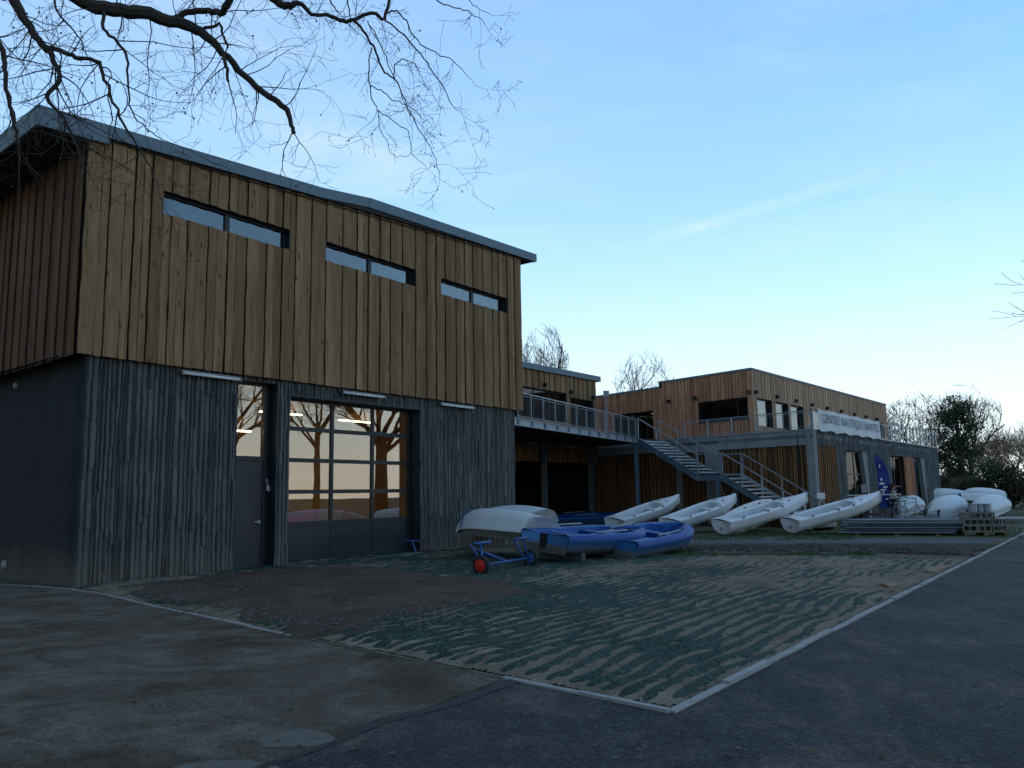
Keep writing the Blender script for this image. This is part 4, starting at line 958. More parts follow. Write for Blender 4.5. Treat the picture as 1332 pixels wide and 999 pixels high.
# ------------------------------------------------------------------ railings
def railing(label, P0, ang, segs, h=.9, z0=0.0, sp=1.1, name='railing', infill=.11, pw=.036):
    """segs: list of (x0,z0,x1,z1) runs in the local XZ plane; posts, handrail and thin bars"""
    t_ = thing(name, label, 'railing', P0, ang)
    rail = MB(); inf = MB()
    for (xa, za, xb, zb_) in segs:
        Lx = xb - xa; n = max(1, round(abs(Lx) / sp))
        rail.bar((xa, 0, za + h), (xb, 0, zb_ + h), .05, .04)
        for k in range(n + 1):
            x = xa + Lx * k / n; z = za + (zb_ - za) * k / n
            MB().box(x - pw / 2, x + pw / 2, -.03, .03, z - .18, z + h - .02).build('post', M['galv'], t_)
        if infill:
            m_ = max(1, int(abs(Lx) / infill))
            for k in range(m_):
                x = xa + Lx * (k + .5) / m_; z = za + (zb_ - za) * (k + .5) / m_; inf.box(x - .0025, x + .0025, -.0025, .0025, z + .1, z + h - .08)
            inf.bar((xa, 0, za + .09), (xb, 0, zb_ + .09), .02, .02); inf.bar((xa, 0, za + h - .09), (xb, 0, zb_ + h - .09), .015, .015)
    rail.build('handrail', M['galv'], t_)
    if infill: inf.build('infill', M['galv'], t_)
    return t_
# ------------------------------------------------------------------ walkway deck
W0 = gz(667, 543, TZ); W1 = gz(828, 569.5, TZ); W0.z = W1.z = 0; dW = (W1 - W0).normalized(); aW = math.atan2(dW.y, dW.x); LW = (W1 - W0).length; inW = V((-dW.y, dW.x, 0))
wk = thing('walkway_deck', 'raised steel walkway deck in front of the middle block', 'walkway', W0, aW)
def wl(p): q = p - W0; return (q.dot(dW), q.dot(inW))
endA = wA(XR + .02, .5); endA2 = wA(XR + .4, 5.7); Bl = B0 - inA * .03; Cl = C0 - dl * (LL - .1) - inl * .05; Cr = C0 - dl * 5.9 - inl * .05
st_w = 1.7; fd = dl; td = inl                                       # stairs descend along dl, width towards inl
S0 = W1 + V((.08, -.05, 0))
poly = [(0.02, 0.0), (LW, 0.0), wl(S0 + td * st_w), wl(Cl), wl(Bl), wl(endA2), wl(endA)]
mb = MB(); mb.prism(poly, TZ - .14, TZ - .02); mb.build('deck_slab', M['soffit'], wk)
mb = MB(); mb.box(-.15, LW + .05, -.05, .0, TZ - .27, TZ + .0); mb.box(-.15, LW + .05, -.10, -.05, TZ - .03, TZ + .0); mb.box(-.15, LW + .05, -.10, -.05, TZ - .27, TZ - .24); mb.build('edge_beam', M['galv'], wk)
for k in range(12): x = LW * (k + .3) / 12; MB().box(x - .08, x + .08, -.085, -.051, TZ - .24, TZ - .031).build('bracket', M['galv_dark'], wk)
mb = MB()
for k in range(9): x = LW * (k + .3) / 9; mb.box(x - .05, x + .05, .02, 5.5 if k < 6 else 2.5, TZ - .34, TZ - .15)
mb.build('joist', M['soffit'], wk)
railing('steel railing with thin bars along the raised walkway', W0 + V((0, 0, TZ)), aW, [(.35, 0, LW - .05, 0)], .92, sp=1.02)
def column(p, z1, lab, s=.14, mat='post_steel'):
    t_ = thing('column', lab, 'column', p, aW, 'steel columns under the deck')
    MB().box(-s / 2, s / 2, -s / 2, s / 2, 0.02, z1 - .02).build('shaft', M[mat], t_)
    mb = MB(); mb.box(-s, s, -s, s, 0, .02); mb.box(-s * .8, s * .8, -s * .8, s * .8, z1 - .02, z1); mb.build('plate', M[mat], t_)
column(S0 + V((-.12, .05, 0)), TZ - .27, 'blue grey steel column at the top corner of the stairs', .17, 'galv_dark')
x_, _z = LP(708.5, 640, B0, dA, -.25); column(B0 + dA * x_ - inA * .25, 3.98, 'grey steel column under the deck, nearer the boathouse', .22)
x_, _z = LP(770, 640, B0, dA, -.2); column(B0 + dA * x_ - inA * .2, 3.98, 'grey steel column under the deck, nearer the far timber screen', .28)

# ------------------------------------------------------------------ stairs
st = thing('steel_stairs', 'galvanised steel stairs with a mid landing coming down from the walkway', 'stairs', S0, math.atan2(fd.y, fd.x))
T1, T2, ZL = 3.25, 4.5, 2.30; n1, n2 = 11, 13; run2 = 3.85; TE = T2 + run2
# local x along descent, local y = td direction
for sd_ in (0.0, st_w):
    mb = MB(); th = .05; y0 = sd_ - th / 2; y1_ = sd_ + th / 2; hgt = .30
    mb.wallprism([(0, TZ), (T1, ZL + .04), (T1, ZL - .26), (0, TZ - .30)], y0, y1_)
    mb.wallprism([(T1, ZL + .04), (T2, ZL + .04), (T2, ZL - .26), (T1, ZL - .26)], y0, y1_)
    mb.wallprism([(T2, ZL + .04), (TE, .1), (TE, 0.0), (TE - .30, 0.0), (T2, ZL - .26)], y0, y1_)
    o_ = -.03 if sd_ == 0 else .03
    for (a, za, b, zb_) in ((0, TZ, T1, ZL + .04), (T1, ZL + .04, T2, ZL + .04), (T2, ZL + .04, TE, .1)):
        mb.bar((a, sd_ + o_, za), (b, sd_ + o_, zb_), .09, .02)
    mb.build('stringer', M['galv_dark'] if sd_ == 0 else M['galv'], st)
mb = MB()
for k in range(n1): x = T1 * (k + .5) / n1; z = TZ - (TZ - ZL) * (k + 1) / (n1 + 1); mb = MB(); mb.box(x - .15, x + .15, .03, st_w - .03, z - .035, z); mb.box(x + .13, x + .152, .03, st_w - .03, z - .06, z + .003); mb.build('tread', M['tread'], st)
for k in range(n2): x = T2 + run2 * (k + .5) / n2; z = ZL - ZL * (k + 1) / (n2 + 1); mb = MB(); mb.box(x - .15, x + .15, .03, st_w - .03, z - .035, z); mb.box(x + .13, x + .152, .03, st_w - .03, z - .06, z + .003); mb.build('tread', M['tread'], st)
MB().box(T1, T2, .03, st_w - .03, ZL - .04, ZL).build('landing', M['galv'], st)
for y in (.08, st_w - .08):
    MB().box(T1 + .95, T1 + 1.07, y - .06, y + .06, 0, ZL - .26).build('landing_post', M['galv_dark'], st)
mb = MB(); mb.bar((T1 + 1.0, .08, .3), (T1 + 1.0, st_w - .08, ZL - .4), .04); mb.bar((T1 + 1.02, .08, ZL - .4), (T1 + 1.02, st_w - .08, .3), .04); mb.build('cross_brace', M['galv'], st)
for sd_, lab in ((0, 'stair railing on the side nearer the boats'), (st_w, 'stair railing on the side nearer the clubhouse wall')):
    railing(lab, S0 + td * sd_, math.atan2(fd.y, fd.x), [(0, TZ, T1, ZL), (T1 + .08, ZL, T2, ZL), (T2 + .08, ZL, TE, .05)], .95, sp=1.05, name='stair_railing', infill=0)
# terrace railings of C
xx = wl(S0 + td * st_w)
railing('terrace railing above the grey wall facing the stairs', C0 + V((0, 0, TZ)), angl, [(-6.6, 0, -.05, 0)], .78, sp=1.25, infill=.14)
xs_ = lr(1160, 568)[0]
railing('terrace railing along the banner side of the clubhouse', C0 + V((0, 0, TZ)) , angr, [(.05, 0, xs_ - .3, 0)], .80, sp=1.6, infill=.14)
xs_ = lr(1160, 568)[0]
t_ = thing('slat_railing', 'pale railing of wide vertical slats at the far end of the terrace', 'railing', C0 + V((0, 0, TZ)), angr)
for k in range(14):
    x = xs_ + (LR - .1 - xs_) * k / 13; MB().box(x - .11, x + .11, .0, .04, 0, 1.05).build('slat', M['galv'], t_)
MB().box(xs_ - .2, LR, .04, .08, .9, .96).build('rail', M['galv'], t_)
# banner
bx0 = lr(1061.6, 545)[0]; bx1 = lr(1141.8, 560)[0]
bn = thing('banner', 'long white banner reading CENTRE NAUTIQUE NANTES on the terrace railing', 'banner', C0 + V((0, 0, TZ)), angr)
mb = MB(); n = 60; tv = []; bv = []
for i in range(n + 1):
    x = bx0 + (bx1 - bx0) * i / n; wv = .03 * math.sin(i * .5) + .015 * math.sin(i * 1.9)
    tv.append((x, -.10 + wv * .3, .90 - .04 * abs(math.sin(i * math.pi / 12)))); bv.append((x, -.12 + wv, -.06 - .04 * math.sin(i * math.pi / 6)))
mb.add(tv + bv, [(n + 1 + i, n + 2 + i, i + 1, i) for i in range(n)]); mb.add([(p[0], p[1] + .006, p[2]) for p in tv + bv], [(i, i + 1, n + 2 + i, n + 1 + i) for i in range(n)]); mb.build('sheet', M['banner'], bn, True)
def text_mesh(txt, size, name, mat, parent, M4, xs=1.0, depth=.004):
    cu = bpy.data.curves.new('txt', 'FONT'); cu.body = txt; cu.size = size; cu.extrude = depth; cu.align_x = 'CENTER'; cu.space_character = 1.12
    o = bpy.data.objects.new('txt', cu); C.objects.link(o); bpy.context.view_layer.update()
    me = bpy.data.meshes.new_from_object(o.evaluated_get(bpy.context.evaluated_depsgraph_get())); bpy.data.objects.remove(o)
    me.transform(M4 @ Matrix.Scale(xs, 4, (1, 0, 0))); me.materials.clear(); me.materials.append(mat); q = bpy.data.objects.new(name, me); C.objects.link(q); q.parent = parent; return q
text_mesh('CENTRE NAUTIQUE NANTES', .58, 'lettering', M['banner_ink'], bn, Matrix.Translation(((bx0 + bx1) / 2, -.165, .30)) @ Matrix.Rotation(R(90), 4, 'X'), (bx1 - bx0) * .93 / 8.3)

# ------------------------------------------------------------------ feather flag
fp = gz(1141, 672); fx = thing('feather_flag', 'dark blue feather flag with white marks standing by the clubhouse wall', 'flag', (fp.x * .93, fp.y * .93, 0), R(5))
fbase = V(fx.location); D_ = fbase.y; pxm = F / D_
hh = 1.6 + (634 - 582) / pxm
mb = MB(); pts = [(0, 0, 0), (0, 0, hh * .5), (.01, 0, hh * .85), (.08, 0, hh)]; mb.tube(pts, [.03, .022, .016, .012], 8); mb.lathe([(.25, 0), (.25, .04), (.05, .08)], n=16); mb.build('pole', M['galv'], fx)
mb = MB(); n = 22; lv = []; rv = []
for i in range(n + 1):
    k = i / n; z = .55 + (hh - .58) * k; wd = .86 * (1 - max(0, (k - .45) / .55) ** 1.8) * (1 - .15 * (1 - k)) + .03
    lv.append((.02 + .06 * max(0, k - .9) * 10, .02 * math.sin(i), z)); rv.append((.04 + wd, .05 * math.sin(i * .6 + 1), z - .12 * k))
mb.add(lv + rv, [(i, n + 1 + i, n + 2 + i, i + 1) for i in range(n)]); mb.build('sail', M['flag'], fx, True)
mb = MB()
for (x, z, w_, h_) in ((.22, 1.75, .26, .10), (.30, 1.95, .10, .14), (.42, 1.58, .22, .08), (.25, 1.45, .30, .07), (.35, 1.30, .10, .10), (.50, .98, .16, .06), (.28, 2.6, .05, .2)):
    for s_ in (-1, 1): mb.box(x, x + w_, s_ * .075 - .003, s_ * .075 + .003, z, z + h_)
mb.build('marking', M['white'], fx)

# ------------------------------------------------------------------ boats
def loft(mb, secs, close0=True, close1=True):
    n = len(secs[0]); vs = [p for s_ in secs for p in s_]; fs = []
    for i in range(len(secs) - 1):
        for j in range(n - 1): fs.append((i * n + j, (i + 1) * n + j, (i + 1) * n + j + 1, i * n + j + 1))
    if close0: fs.append(tuple(range(n))[::-1])
    if close1: fs.append(tuple((len(secs) - 1) * n + j for j in range(n)))
    mb.add(vs, fs)
def hull_shape(L_, B_, D_, k):       # k 0..1 stern->bow : half beam, keel z, sheer z, x
    hb_ = B_ / 2 * (.80 + .55 * k - .35 * k * k) * (1 - max(0, (k - .45) / .55) ** 2.3)
    hb_ = max(hb_, .06); keel = D_ * (.04 + .10 * (1 - k) ** 2 * .3 + .34 * max(0, (k - .55) / .45) ** 2.2); sheer = D_ * (1 - .10 * math.sin(math.pi * k) + .10 * k)
    return hb_, keel, sheer, L_ * k
def make_dinghy():
    root = thing('sailing_dinghy', '', 'boat')
    L_, B_, D_ = 4.2, 1.30, .52; n = 18; secs = []
    for i in range(n + 1):
        k = i / n; hb_, ke, sh, x = hull_shape(L_, B_, D_, k)
        half = [(1.0, sh), (.99, sh - .04), (.93, ke + (sh - ke) * .55), (.78, ke + (sh - ke) * .22), (.4, ke + (sh - ke) * .05), (0, ke)]
        secs.append([(x, s_ * hb_, z) for s_, z in half] + [(x, -s_ * hb_, z) for s_, z in half[::-1][1:]])
    mb = MB(); loft(mb, secs); mb.build('hull', M['gel'], root, True)
    # deck with open cockpit
    mb = MB(); c0, c1 = .10, .66
    ks = [i / 36 for i in range(37)]
    def inner(k):
        hb_ = hull_shape(L_, B_, D_, k)[0]; e = .60
        if k < c0 or k > c1: return 0
        tt = (k - c0) / (c1 - c0); return hb_ * e * min(1, (tt / .06) ** .5 if tt < .06 else 1) * (1 if tt < .9 else 1 - .15 * (tt - .9) / .1)
    for a, b in zip(ks[:-1], ks[1:]):
        ha, _, sa, xa = hull_shape(L_, B_, D_, a); hb2, _, sb, xb = hull_shape(L_, B_, D_, b); ia, ib = inner(a), inner(b)
        for s_ in (1, -1):
            m1a, m1b = (ia + ha) / 2, (ib + hb2) / 2
            rows_a = [(xa, s_ * ha * 1.02, sa - .035), (xa, s_ * ha * 1.02, sa + .004), (xa, s_ * m1a, sa + .035), (xa, s_ * ia, sa + (.01 if ia else .055))]
            rows_b = [(xb, s_ * hb2 * 1.02, sb - .035), (xb, s_ * hb2 * 1.02, sb + .004), (xb, s_ * m1b, sb + .035), (xb, s_ * ib, sb + (.01 if ib else .055))]
            if ia or ib: rows_a.append((xa, s_ * ia * .88, .13 + .02 * a)); rows_b.append((xb, s_ * ib * .88, .13 + .02 * b)); rows_a.append((xa, 0, .11)); rows_b.append((xb, 0, .11))
            m = len(rows_a); fs = [(j, m + j, m + j + 1, j + 1) if s_ > 0 else (j, j + 1, m + j + 1, m + j) for j in range(m - 1)]
            mb.add(rows_a + rows_b, fs)
    # cockpit end walls
    mb.build('deck', M['deckgrey'], root, False)
    mb = MB(); xa = L_ * c1; hw_ = inner(c1 - .001); s1 = hull_shape(L_, B_, D_, c1)[2]; MB().box(xa - .02, xa + .01, -hw_, hw_, .10, s1 + .06).build('bulkhead', M['deckgrey'], root); mb.box(xa - .45, xa - .25, -hw_ * 1.05, hw_ * 1.05, .34, .39)
    mb.build('thwart', M['deckgrey'], root); MB().box(L_ * .11, L_ * .125, -.42, .42, .10, s1 - .02).build('bulkhead', M['deckgrey'], root); MB().box(L_ * .34, L_ * .52, -.035, .035, .11, .36).build('centreboard_case', M['deckgrey'], root)
    mb = MB()
    for (x, y) in ((.6, .55), (.6, -.55), (1.7, .60), (1.7, -.60), (2.4, .58), (2.4, -.58), (3.1, .2), (3.1, -.2)):
        zz = hull_shape(L_, B_, D_, x / L_)[2] + .03; MB().box(x - .05, x + .05, y - .012, y + .012, zz, zz + .035).build('cleat', M['black'], root)
    for s_ in (-1, 1): MB().tube([(.9, s_ * .2, .2), (1.6, s_ * .22, .22), (2.3, s_ * .2, .21)], .015, 5).build('toe_strap', M['black'], root)
    MB().box(-.03, .0, -.015, .015, .2, .28).build('rudder_fitting', M['black'], root)
    rp = [V((.7 + .09 * k, .25 * math.sin(k * 1.1) * (.4 + .03 * k), .17 + .02 * math.sin(k * 2.3))) for k in range(22)]
    MB().tube(rp, .012, 5).build('rope', M['tarp'], root)
    return root
def pose(o, loc, yaw, pitch=0, heel=0):
    o.rotation_mode = 'XYZ'; o.matrix_basis = Matrix.Translation(loc) @ Matrix.Rotation(yaw, 4, 'Z') @ Matrix.Rotation(-pitch, 4, 'Y') @ Matrix.Rotation(heel, 4, 'X')
dg = make_dinghy()
dspec = [((800, 690), (885, 654), 31.8, 'white open dinghy just behind the blue boats, first from the left', 1),
         ((872, 694), (959, 652), 30.2, 'white open dinghy with its stern hidden by the right blue boat', 1),
         ((940, 697), (1052, 649), 28.3, 'white open dinghy in front of the foot of the stairs', 1),
         ((1030, 697), (1149, 651), 28.4, 'white open dinghy beside the stack of metal poles', 1)]
for i, (a, b, dist, lab, _) in enumerate(dspec):
    o = dg if i == 0 else copy_tree(dg); o['label'] = lab; o['group'] = 'open dinghies in front of the stairs'
    p = gd(*a, dist); p.z = .0
    pitch = R(11.5)
    # choose the yaw so that the bow lies on the wanted sight line
    best = None
    for yd in range(5, 85):
        q = p + V((math.cos(R(yd)), math.sin(R(yd)), 0)) * (4.2 * math.cos(pitch)); px = CX + F * q.dot(_rt) / (q - EYE).dot(_f)
        e = abs(px - b[0])
        if best is None or e < best[0]: best = (e, yd)
    pose(o, p + V((0, 0, .03)), R(best[1]), pitch, R(5))
# support trestle under each bow, coloured dark for the shadow there
for i, (a, b, dist, lab, _) in enumerate(dspec):
    p = gd(b[0] - 14, b[1], dist + 1.4); t_ = MB()
    for s_ in (-.28, .28):
        t_.bar((s_, -.2, 0), (s_ * .7, 0, .62), .06); t_.bar((s_, .2, 0), (s_ * .7, 0, .62), .06)
    t_.bar((-.36, 0, .62), (.36, 0, .62), .08); o = t_.build('trestle', M['tarp']); o.location = (p.x, p.y, 0); o.rotation_euler = (0, 0, R(130))
    tag(o, ['dark trestle under the bow of the leftmost white dinghy', 'dark trestle under the bow of the second white dinghy', 'dark trestle under the bow of the dinghy by the stairs', 'dark trestle under the bow of the dinghy beside the metal poles'][i], 'trestle', 'trestles under the dinghies')

# blue polyethylene boats
def make_blue():
    root = thing('plastic_boat', '', 'boat'); L_, B_, D_ = 3.9, 1.66, .46; n = 22; secs = []; 
    def half(k):
        return B_ / 2 * (.84 + .16 * math.sin(min(1, k * 1.6) * math.pi / 2)) * (1 - max(0, (k - .58) / .42) ** 2.6 * .93)
    for i in range(n + 1):
        k = i / n; h_ = half(k); ke = .03 + .26 * max(0, (k - .62) / .38) ** 2; sh = D_ + .10 * k * k
        P_ = [(1.0, sh), (1.0, sh - .14), (.93, sh - .17), (.90, ke + .14), (.72, ke), (.30, ke + .03), (0, ke)]
        secs.append([(L_ * k, s_ * h_, z) for s_, z in P_] + [(L_ * k, -s_ * h_, z) for s_, z in P_[::-1][1:]])
    mb = MB(); loft(mb, secs); mb.build('hull', M['blueside'], root, True)
    mb = MB(); c0, c1 = .20, .80; ks = [i / 44 for i in range(45)]
    def inn(k):
        if not c0 < k < c1: return 0
        tt = (k - c0) / (c1 - c0); return half(k) * .70 * min(1, (tt / .05) ** .5, ((1 - tt) / .10) ** .5)
    for a, b in zip(ks[:-1], ks[1:]):
        for s_ in (1, -1):
            rows = []
            for k in (a, b):
                h_ = half(k); sh = D_ + .10 * k * k; i_ = inn(k); r_ = [(L_ * k, s_ * h_ * 1.03, sh - .13), (L_ * k, s_ * h_ * 1.04, sh - .02), (L_ * k, s_ * h_ * .98, sh + .03), (L_ * k, s_ * (h_ * .85 if i_ < h_ * .6 else (h_ + i_) / 2), sh + .035)]
                r_ += [(L_ * k, s_ * i_, sh - (.0 if i_ else .03)), (L_ * k, s_ * i_ * .9, sh - (.30 if i_ else .03)), (L_ * k, 0, sh - (.32 if i_ else .03))]; rows.append(r_)
            m = 7; fs = [(j, m + j, m + j + 1, j + 1) if s_ > 0 else (j, j + 1, m + j + 1, m + j) for j in range(m - 1)]
            mb.add(rows[0] + rows[1], fs)
    mb.build('deck', M['blueboat'], root, True)
    mb = MB(); mb.box(.95, 1.30, -.62, .62, .31, .42); mb.box(2.05, 2.35, -.60, .60, .33, .45); mb.build('seat', M['blueboat'], root)
    mb = MB(); mb.box(-.05, .02, -.09, .09, .12, .46); mb.box(-.065, -.05, -.06, .06, .28, .42); mb.build('motor_pad', M['black'], root)
    mb = MB(); mb.box(-.03, .0, -.62, .62, .03, .22); mb.build('transom', M['bluebottom'], root)
    for s_ in (1, -1):
        mb = MB(); mb.tube([(1.1, s_ * .68, .49), (1.12, s_ * .68, .56), (2.3, s_ * .70, .59), (2.32, s_ * .70, .52)], .018, 8); mb.build('grab_rail', M['galv'], root, True)
    return root
bb = make_blue(); 
bb['label'] = 'blue plastic boat with faded sides, the nearer of the pair on the sand'; bb['group'] = 'blue plastic boats on the yard'
p = gz(790, 729); p = gz(793, 728); pose(bb, V((p.x + .05, p.y + .12, .02)), R(53), R(2), R(7))
b2 = copy_tree(bb); b2['label'] = 'blue plastic boat half hidden between the upturned dinghy and the nearer blue boat'
p = gz(722, 717);pose(b2, gd(706, 700, 18.4).xy.to_3d() + V((0, 0, .24)), R(48), R(-2), R(6))
for q, k in enumerate((.7, 2.7)):
    m_ = MB(); m_.box(-.08, .08, -.6, .6, 0, (.22, .14)[q]); o = m_.build('timber_bearer', M['tarp']); pq = b2.matrix_basis @ V((k, 0, 0)); o.location = (pq.x, pq.y, 0); o.rotation_euler = (0, 0, R(52)); tag(o, ['dark block under the stern of the half hidden blue boat', 'dark block under the bow of the half hidden blue boat'][q], 'block', 'blocks under the blue boat')

# upturned dinghies
def make_upturned(L_=4.0, B_=1.5, D_=.56):
    root = thing('upturned_dinghy', '', 'boat'); n = 20; secs = []
    for i in range(n + 1):
        k = i / n; hb_, ke, sh, x = hull_shape(L_, B_, D_, k); top = D_ * (.72 + .46 * math.sin(math.pi * (.14 + .72 * k))) - ke * .5; top *= 1 - .38 * max(0, (k - .72) / .28) ** 2; hb_ *= 1 - .25 * max(0, (k - .7) / .3) ** 2
        P_ = [(1.03, .0), (1.03, .045), (.985, .055), (.96, top * .42), (.86, top * .72), (.6, top * .92), (.3, top * .985), (0, top)]
        secs.append([(x, s_ * hb_, z + (sh - D_) * -.4) for s_, z in P_] + [(x, -s_ * hb_, z + (sh - D_) * -.4) for s_, z in P_[::-1][1:]])
    mb = MB(); loft(mb, secs); mb.build('hull', M['gel_up'], root, True)
    mb = MB(); mb.box(L_ * .44, L_ * .56, -.022, .022, D_ * 1.08, D_ * 1.17); mb.build('centreboard_slot', M['frame'], root)
    return root
up = make_upturned(3.6, 1.4, .56)
up['label'] = 'white upturned dinghy strapped on the blue wheeled trolley'
wA_ = gz(626, 748); wB_ = gz(690, 737); ax = (wB_ - wA_); ax.z = 0; mid = (wA_ + wB_) / 2; axd = ax.normalized(); per = V((-axd.y, axd.x, 0))
pose(up, gd(708, 695, 19.4).xy.to_3d() + V((0, 0, .52)), R(130), R(1), R(14))
st_ = MB()
for s_ in (0,):
    pts = []
    for k in range(15):
        a = math.pi * k / 14; ca = math.cos(a); pts.append((2.75, math.copysign(abs(ca) ** .6, ca) * .535, .03 + abs(math.sin(a)) ** .6 * .565))
    st_.tube(pts, .014, 5)
st_.build('strap', M['bluepaint'], up)
u2 = make_upturned(3.5, 1.4, .5); 
u2['label'] = 'white dinghy leaning on its side against the ribbed wall behind the trolley'; u2.name = 'leaning_dinghy'
p = gz(610, 712); pose(u2, gd(708, 690, 22.6).xy.to_3d() + V((0, 0, .68)), R(128), R(-1), R(-12))
# right-hand upturned fleet
fl = [((1192, 665), (1150, 668), 46, 'white upturned dinghy behind the bike rack', 62), ((1247, 662), (0, 0), 43, 'white upturned dinghy left of the block pallet, second from the bike rack', 64),
      ((1303, 663), (0, 0), 42, 'white upturned dinghy directly behind the block pallet', 66), ((1236, 655), (0, 0), 52, 'white upturned dinghy in the back row nearest the clubhouse door', 40),
      ((1285, 655), (0, 0), 51, 'white upturned dinghy in the middle of the back row', 30), ((1318, 658), (0, 0), 47, 'white upturned dinghy farthest right with drooping bow', 150)]
for i, (a, _, dist, lab, yaw) in enumerate(fl):
    o = make_upturned(2.8, 1.25, .50) if i == 0 else copy_tree(fl_root)
    if i == 0: fl_root = o
    o['label'] = lab; o['group'] = 'upturned dinghies on racks by the hedge'
    p = gd(*a, dist)
    if i < 3: pose(o, V((p.x + .4, p.y + .6, .62)), R([206, 207, 208][i]), R(-9), R(-38))
    elif i == 5: pose(o, V((p.x - 2.6, p.y + 1.0, .72)), R(-14), R(-8), R(-8))
    else: pose(o, V((p.x + .9, p.y, .86)), R(186), R(1), R(-12))
    o2 = MB(); c = o.matrix_basis @ V((1.5, 0, 0))
    for s_ in (-.9, .9):
        for q in (-.4, .4): o2.bar((s_, q, 0), (s_, q, max(.12, c.z - .04)), .07)
        o2.bar((s_, -.5, max(.12, c.z - .04)), (s_, .5, max(.12, c.z - .04)), .07)
    o2.bar((-.9, 0, .2), (.9, 0, .2), .05); k = o2.build('boat_rack', M['tarp']); k.location = (c.x, c.y, 0); k.rotation_euler = (0, 0, o.matrix_basis.to_euler().z)
    tag(k, ['dark low rack under the dinghy behind the bike rack', 'dark low rack under the dinghy left of the block pallet', 'dark low rack under the dinghy behind the block pallet', 'dark low rack in the back row nearest the clubhouse door', 'dark low rack in the middle of the back row', 'dark low rack under the dinghy farthest right'][i], 'rack', 'racks under the upturned dinghies')
# boats stored under the deck
b3 = copy_tree(bb); b3['label'] = 'blue plastic boat stored in the shade under the deck'; b3['group'] = 'boats under the deck'; p = gz(715, 686); pose(b3, V((p.x, p.y + 1.0, .02)), R(20), 0, R(4))
d3 = copy_tree(dg); d3['label'] = 'grimy white dinghy stored in the shade under the deck'; d3['group'] = 'boats under the deck'; p = gz(722, 677); pose(d3, V((p.x - .2, p.y + .2, .62)), R(12), R(4), R(8))
# tarp covered boat and rubber dinghy by the stairs
def cover_boat(name, px, py, dist, yaw, mat, lab, L_=2.8, W_=1.3, h=.75):
    root = thing(name, lab, 'boat'); n = 14; secs = []
    for i in range(n + 1):
        k = i / n; w_ = W_ / 2 * max(.05, math.sin(math.pi * (.08 + .88 * k)) ** .6); hh_ = h * (.45 + .55 * math.sin(math.pi * min(1, .12 + k * .8)))
        secs.append([(L_ * (k - .5), w_, .12), (L_ * (k - .5), w_ * .95, hh_ * .55), (L_ * (k - .5), w_ * .4, hh_ * .92 + .03 * math.sin(i * 2)), (L_ * (k - .5), 0, hh_), (L_ * (k - .5), -w_ * .4, hh_ * .92 - .03 * math.sin(i * 2)), (L_ * (k - .5), -w_ * .95, hh_ * .55), (L_ * (k - .5), -w_, .12)])
    mb = MB(); loft(mb, secs); mb.build('cover', mat, root, True)
    mb = MB(); mb.bar((-L_ * .3, -W_ * .3, .06), (-L_ * .3, W_ * .3, .06), .1); mb.bar((L_ * .3, -W_ * .3, .06), (L_ * .3, W_ * .3, .06), .1); mb.build('cradle', M['pallet'], root)
    p = gd(px, py, dist); pose(root, V((p.x, p.y, 0)), R(yaw)); return root
cover_boat('covered_boat', 1058, 675, 31.5, 40, M['tarp'], 'small boat under a dark grey tarpaulin at the foot of the stairs')
# inflatable dinghy
inf = thing('inflatable_boat', 'pale inflatable boat with dark trim between two white dinghies by the stairs', 'boat'); mb = MB()
pts = [(-1.4, .5, .3), (-.5, .55, .3), (.6, .52, .33), (1.2, .3, .42), (1.45, 0, .48), (1.2, -.3, .42), (.6, -.52, .33), (-.5, -.55, .3), (-1.4, -.5, .3)]
mb.tube(pts, [.14, .2, .2, .19, .18, .19, .2, .2, .14], 12); mb.build('tube', M['white'], inf, True)
mb = MB(); mb.box(-1.1, 1.0, -.42, .42, .14, .20); mb.box(-1.15, -1.05, -.42, .42, .14, .55); mb.box(-.2, .05, -.5, .5, .36, .42); mb.build('floor', M['tarp'], inf)
mb = MB(); mb.tube([(-1.0, -.74, .34), (.5, -.72, .36), (1.2, -.46, .46), (1.62, 0, .52)], .03, 6); mb.tube([(-1.0, .74, .34), (.5, .72, .36), (1.2, .46, .46), (1.62, 0, .52)], .03, 6); mb.build('trim', M['bluepaint'], inf)
p = gd(972, 672, 31.6); pose(inf, V((p.x, p.y, .25)), R(35), R(14), R(14))

# ------------------------------------------------------------------ trolley
tr = thing('boat_trolley', 'blue boat trolley with one red hubbed wheel carrying the upturned dinghy', 'trolley', mid * 1.0, math.atan2(axd.y, axd.x)); hl = ax.length / 2; wr = .19
for s_, hm in ((-1, 'red'), (1, 'bluepaint')):
    x = s_ * hl; mb = MB(); mb.lathe([(wr * .62, -.045), (wr * .92, -.05), (wr, -.03), (wr, .03), (wr * .92, .05), (wr * .62, .045)], (x, 0, wr), 'x', 28); wh = mb.build('wheel', M['black'], tr, True)
    if s_ < 0: wh['label'] = 'wheel with a red hub'
    mb = MB(); mb.lathe([(.03, -.085), (.05, -.08), (.06, -.055), (wr * .55, -.052), (wr * .64, -.049), (wr * .64, .049), (wr * .55, .052), (.06, .055), (.04, .08)], (x, 0, wr), 'x', 20); mb.build('hub', M[hm], wh, False)
mb = MB(); mb.tube([(-hl, 0, wr), (hl, 0, wr)], .025, 8); mb.bar((-hl + .08, 0, wr), (-hl + .12, .1, .62), .04); mb.bar((hl - .08, 0, wr), (hl - .12, .1, .62), .04); mb.bar((-hl + .15, .06, wr), (-hl + .12, .35, .6), .03); mb.bar((hl - .15, .06, wr), (hl - .12, .35, .6), .03)
mb.bar((-hl - .1, .1, .62), (-hl + .5, .1, .62), .06); mb.bar((hl - .5, .1, .62), (hl + .1, .1, .62), .06); mb.bar((0, .0, wr), (0, .9, .45), .05)
mb.build('chassis', M['bluepaint'], tr, True)
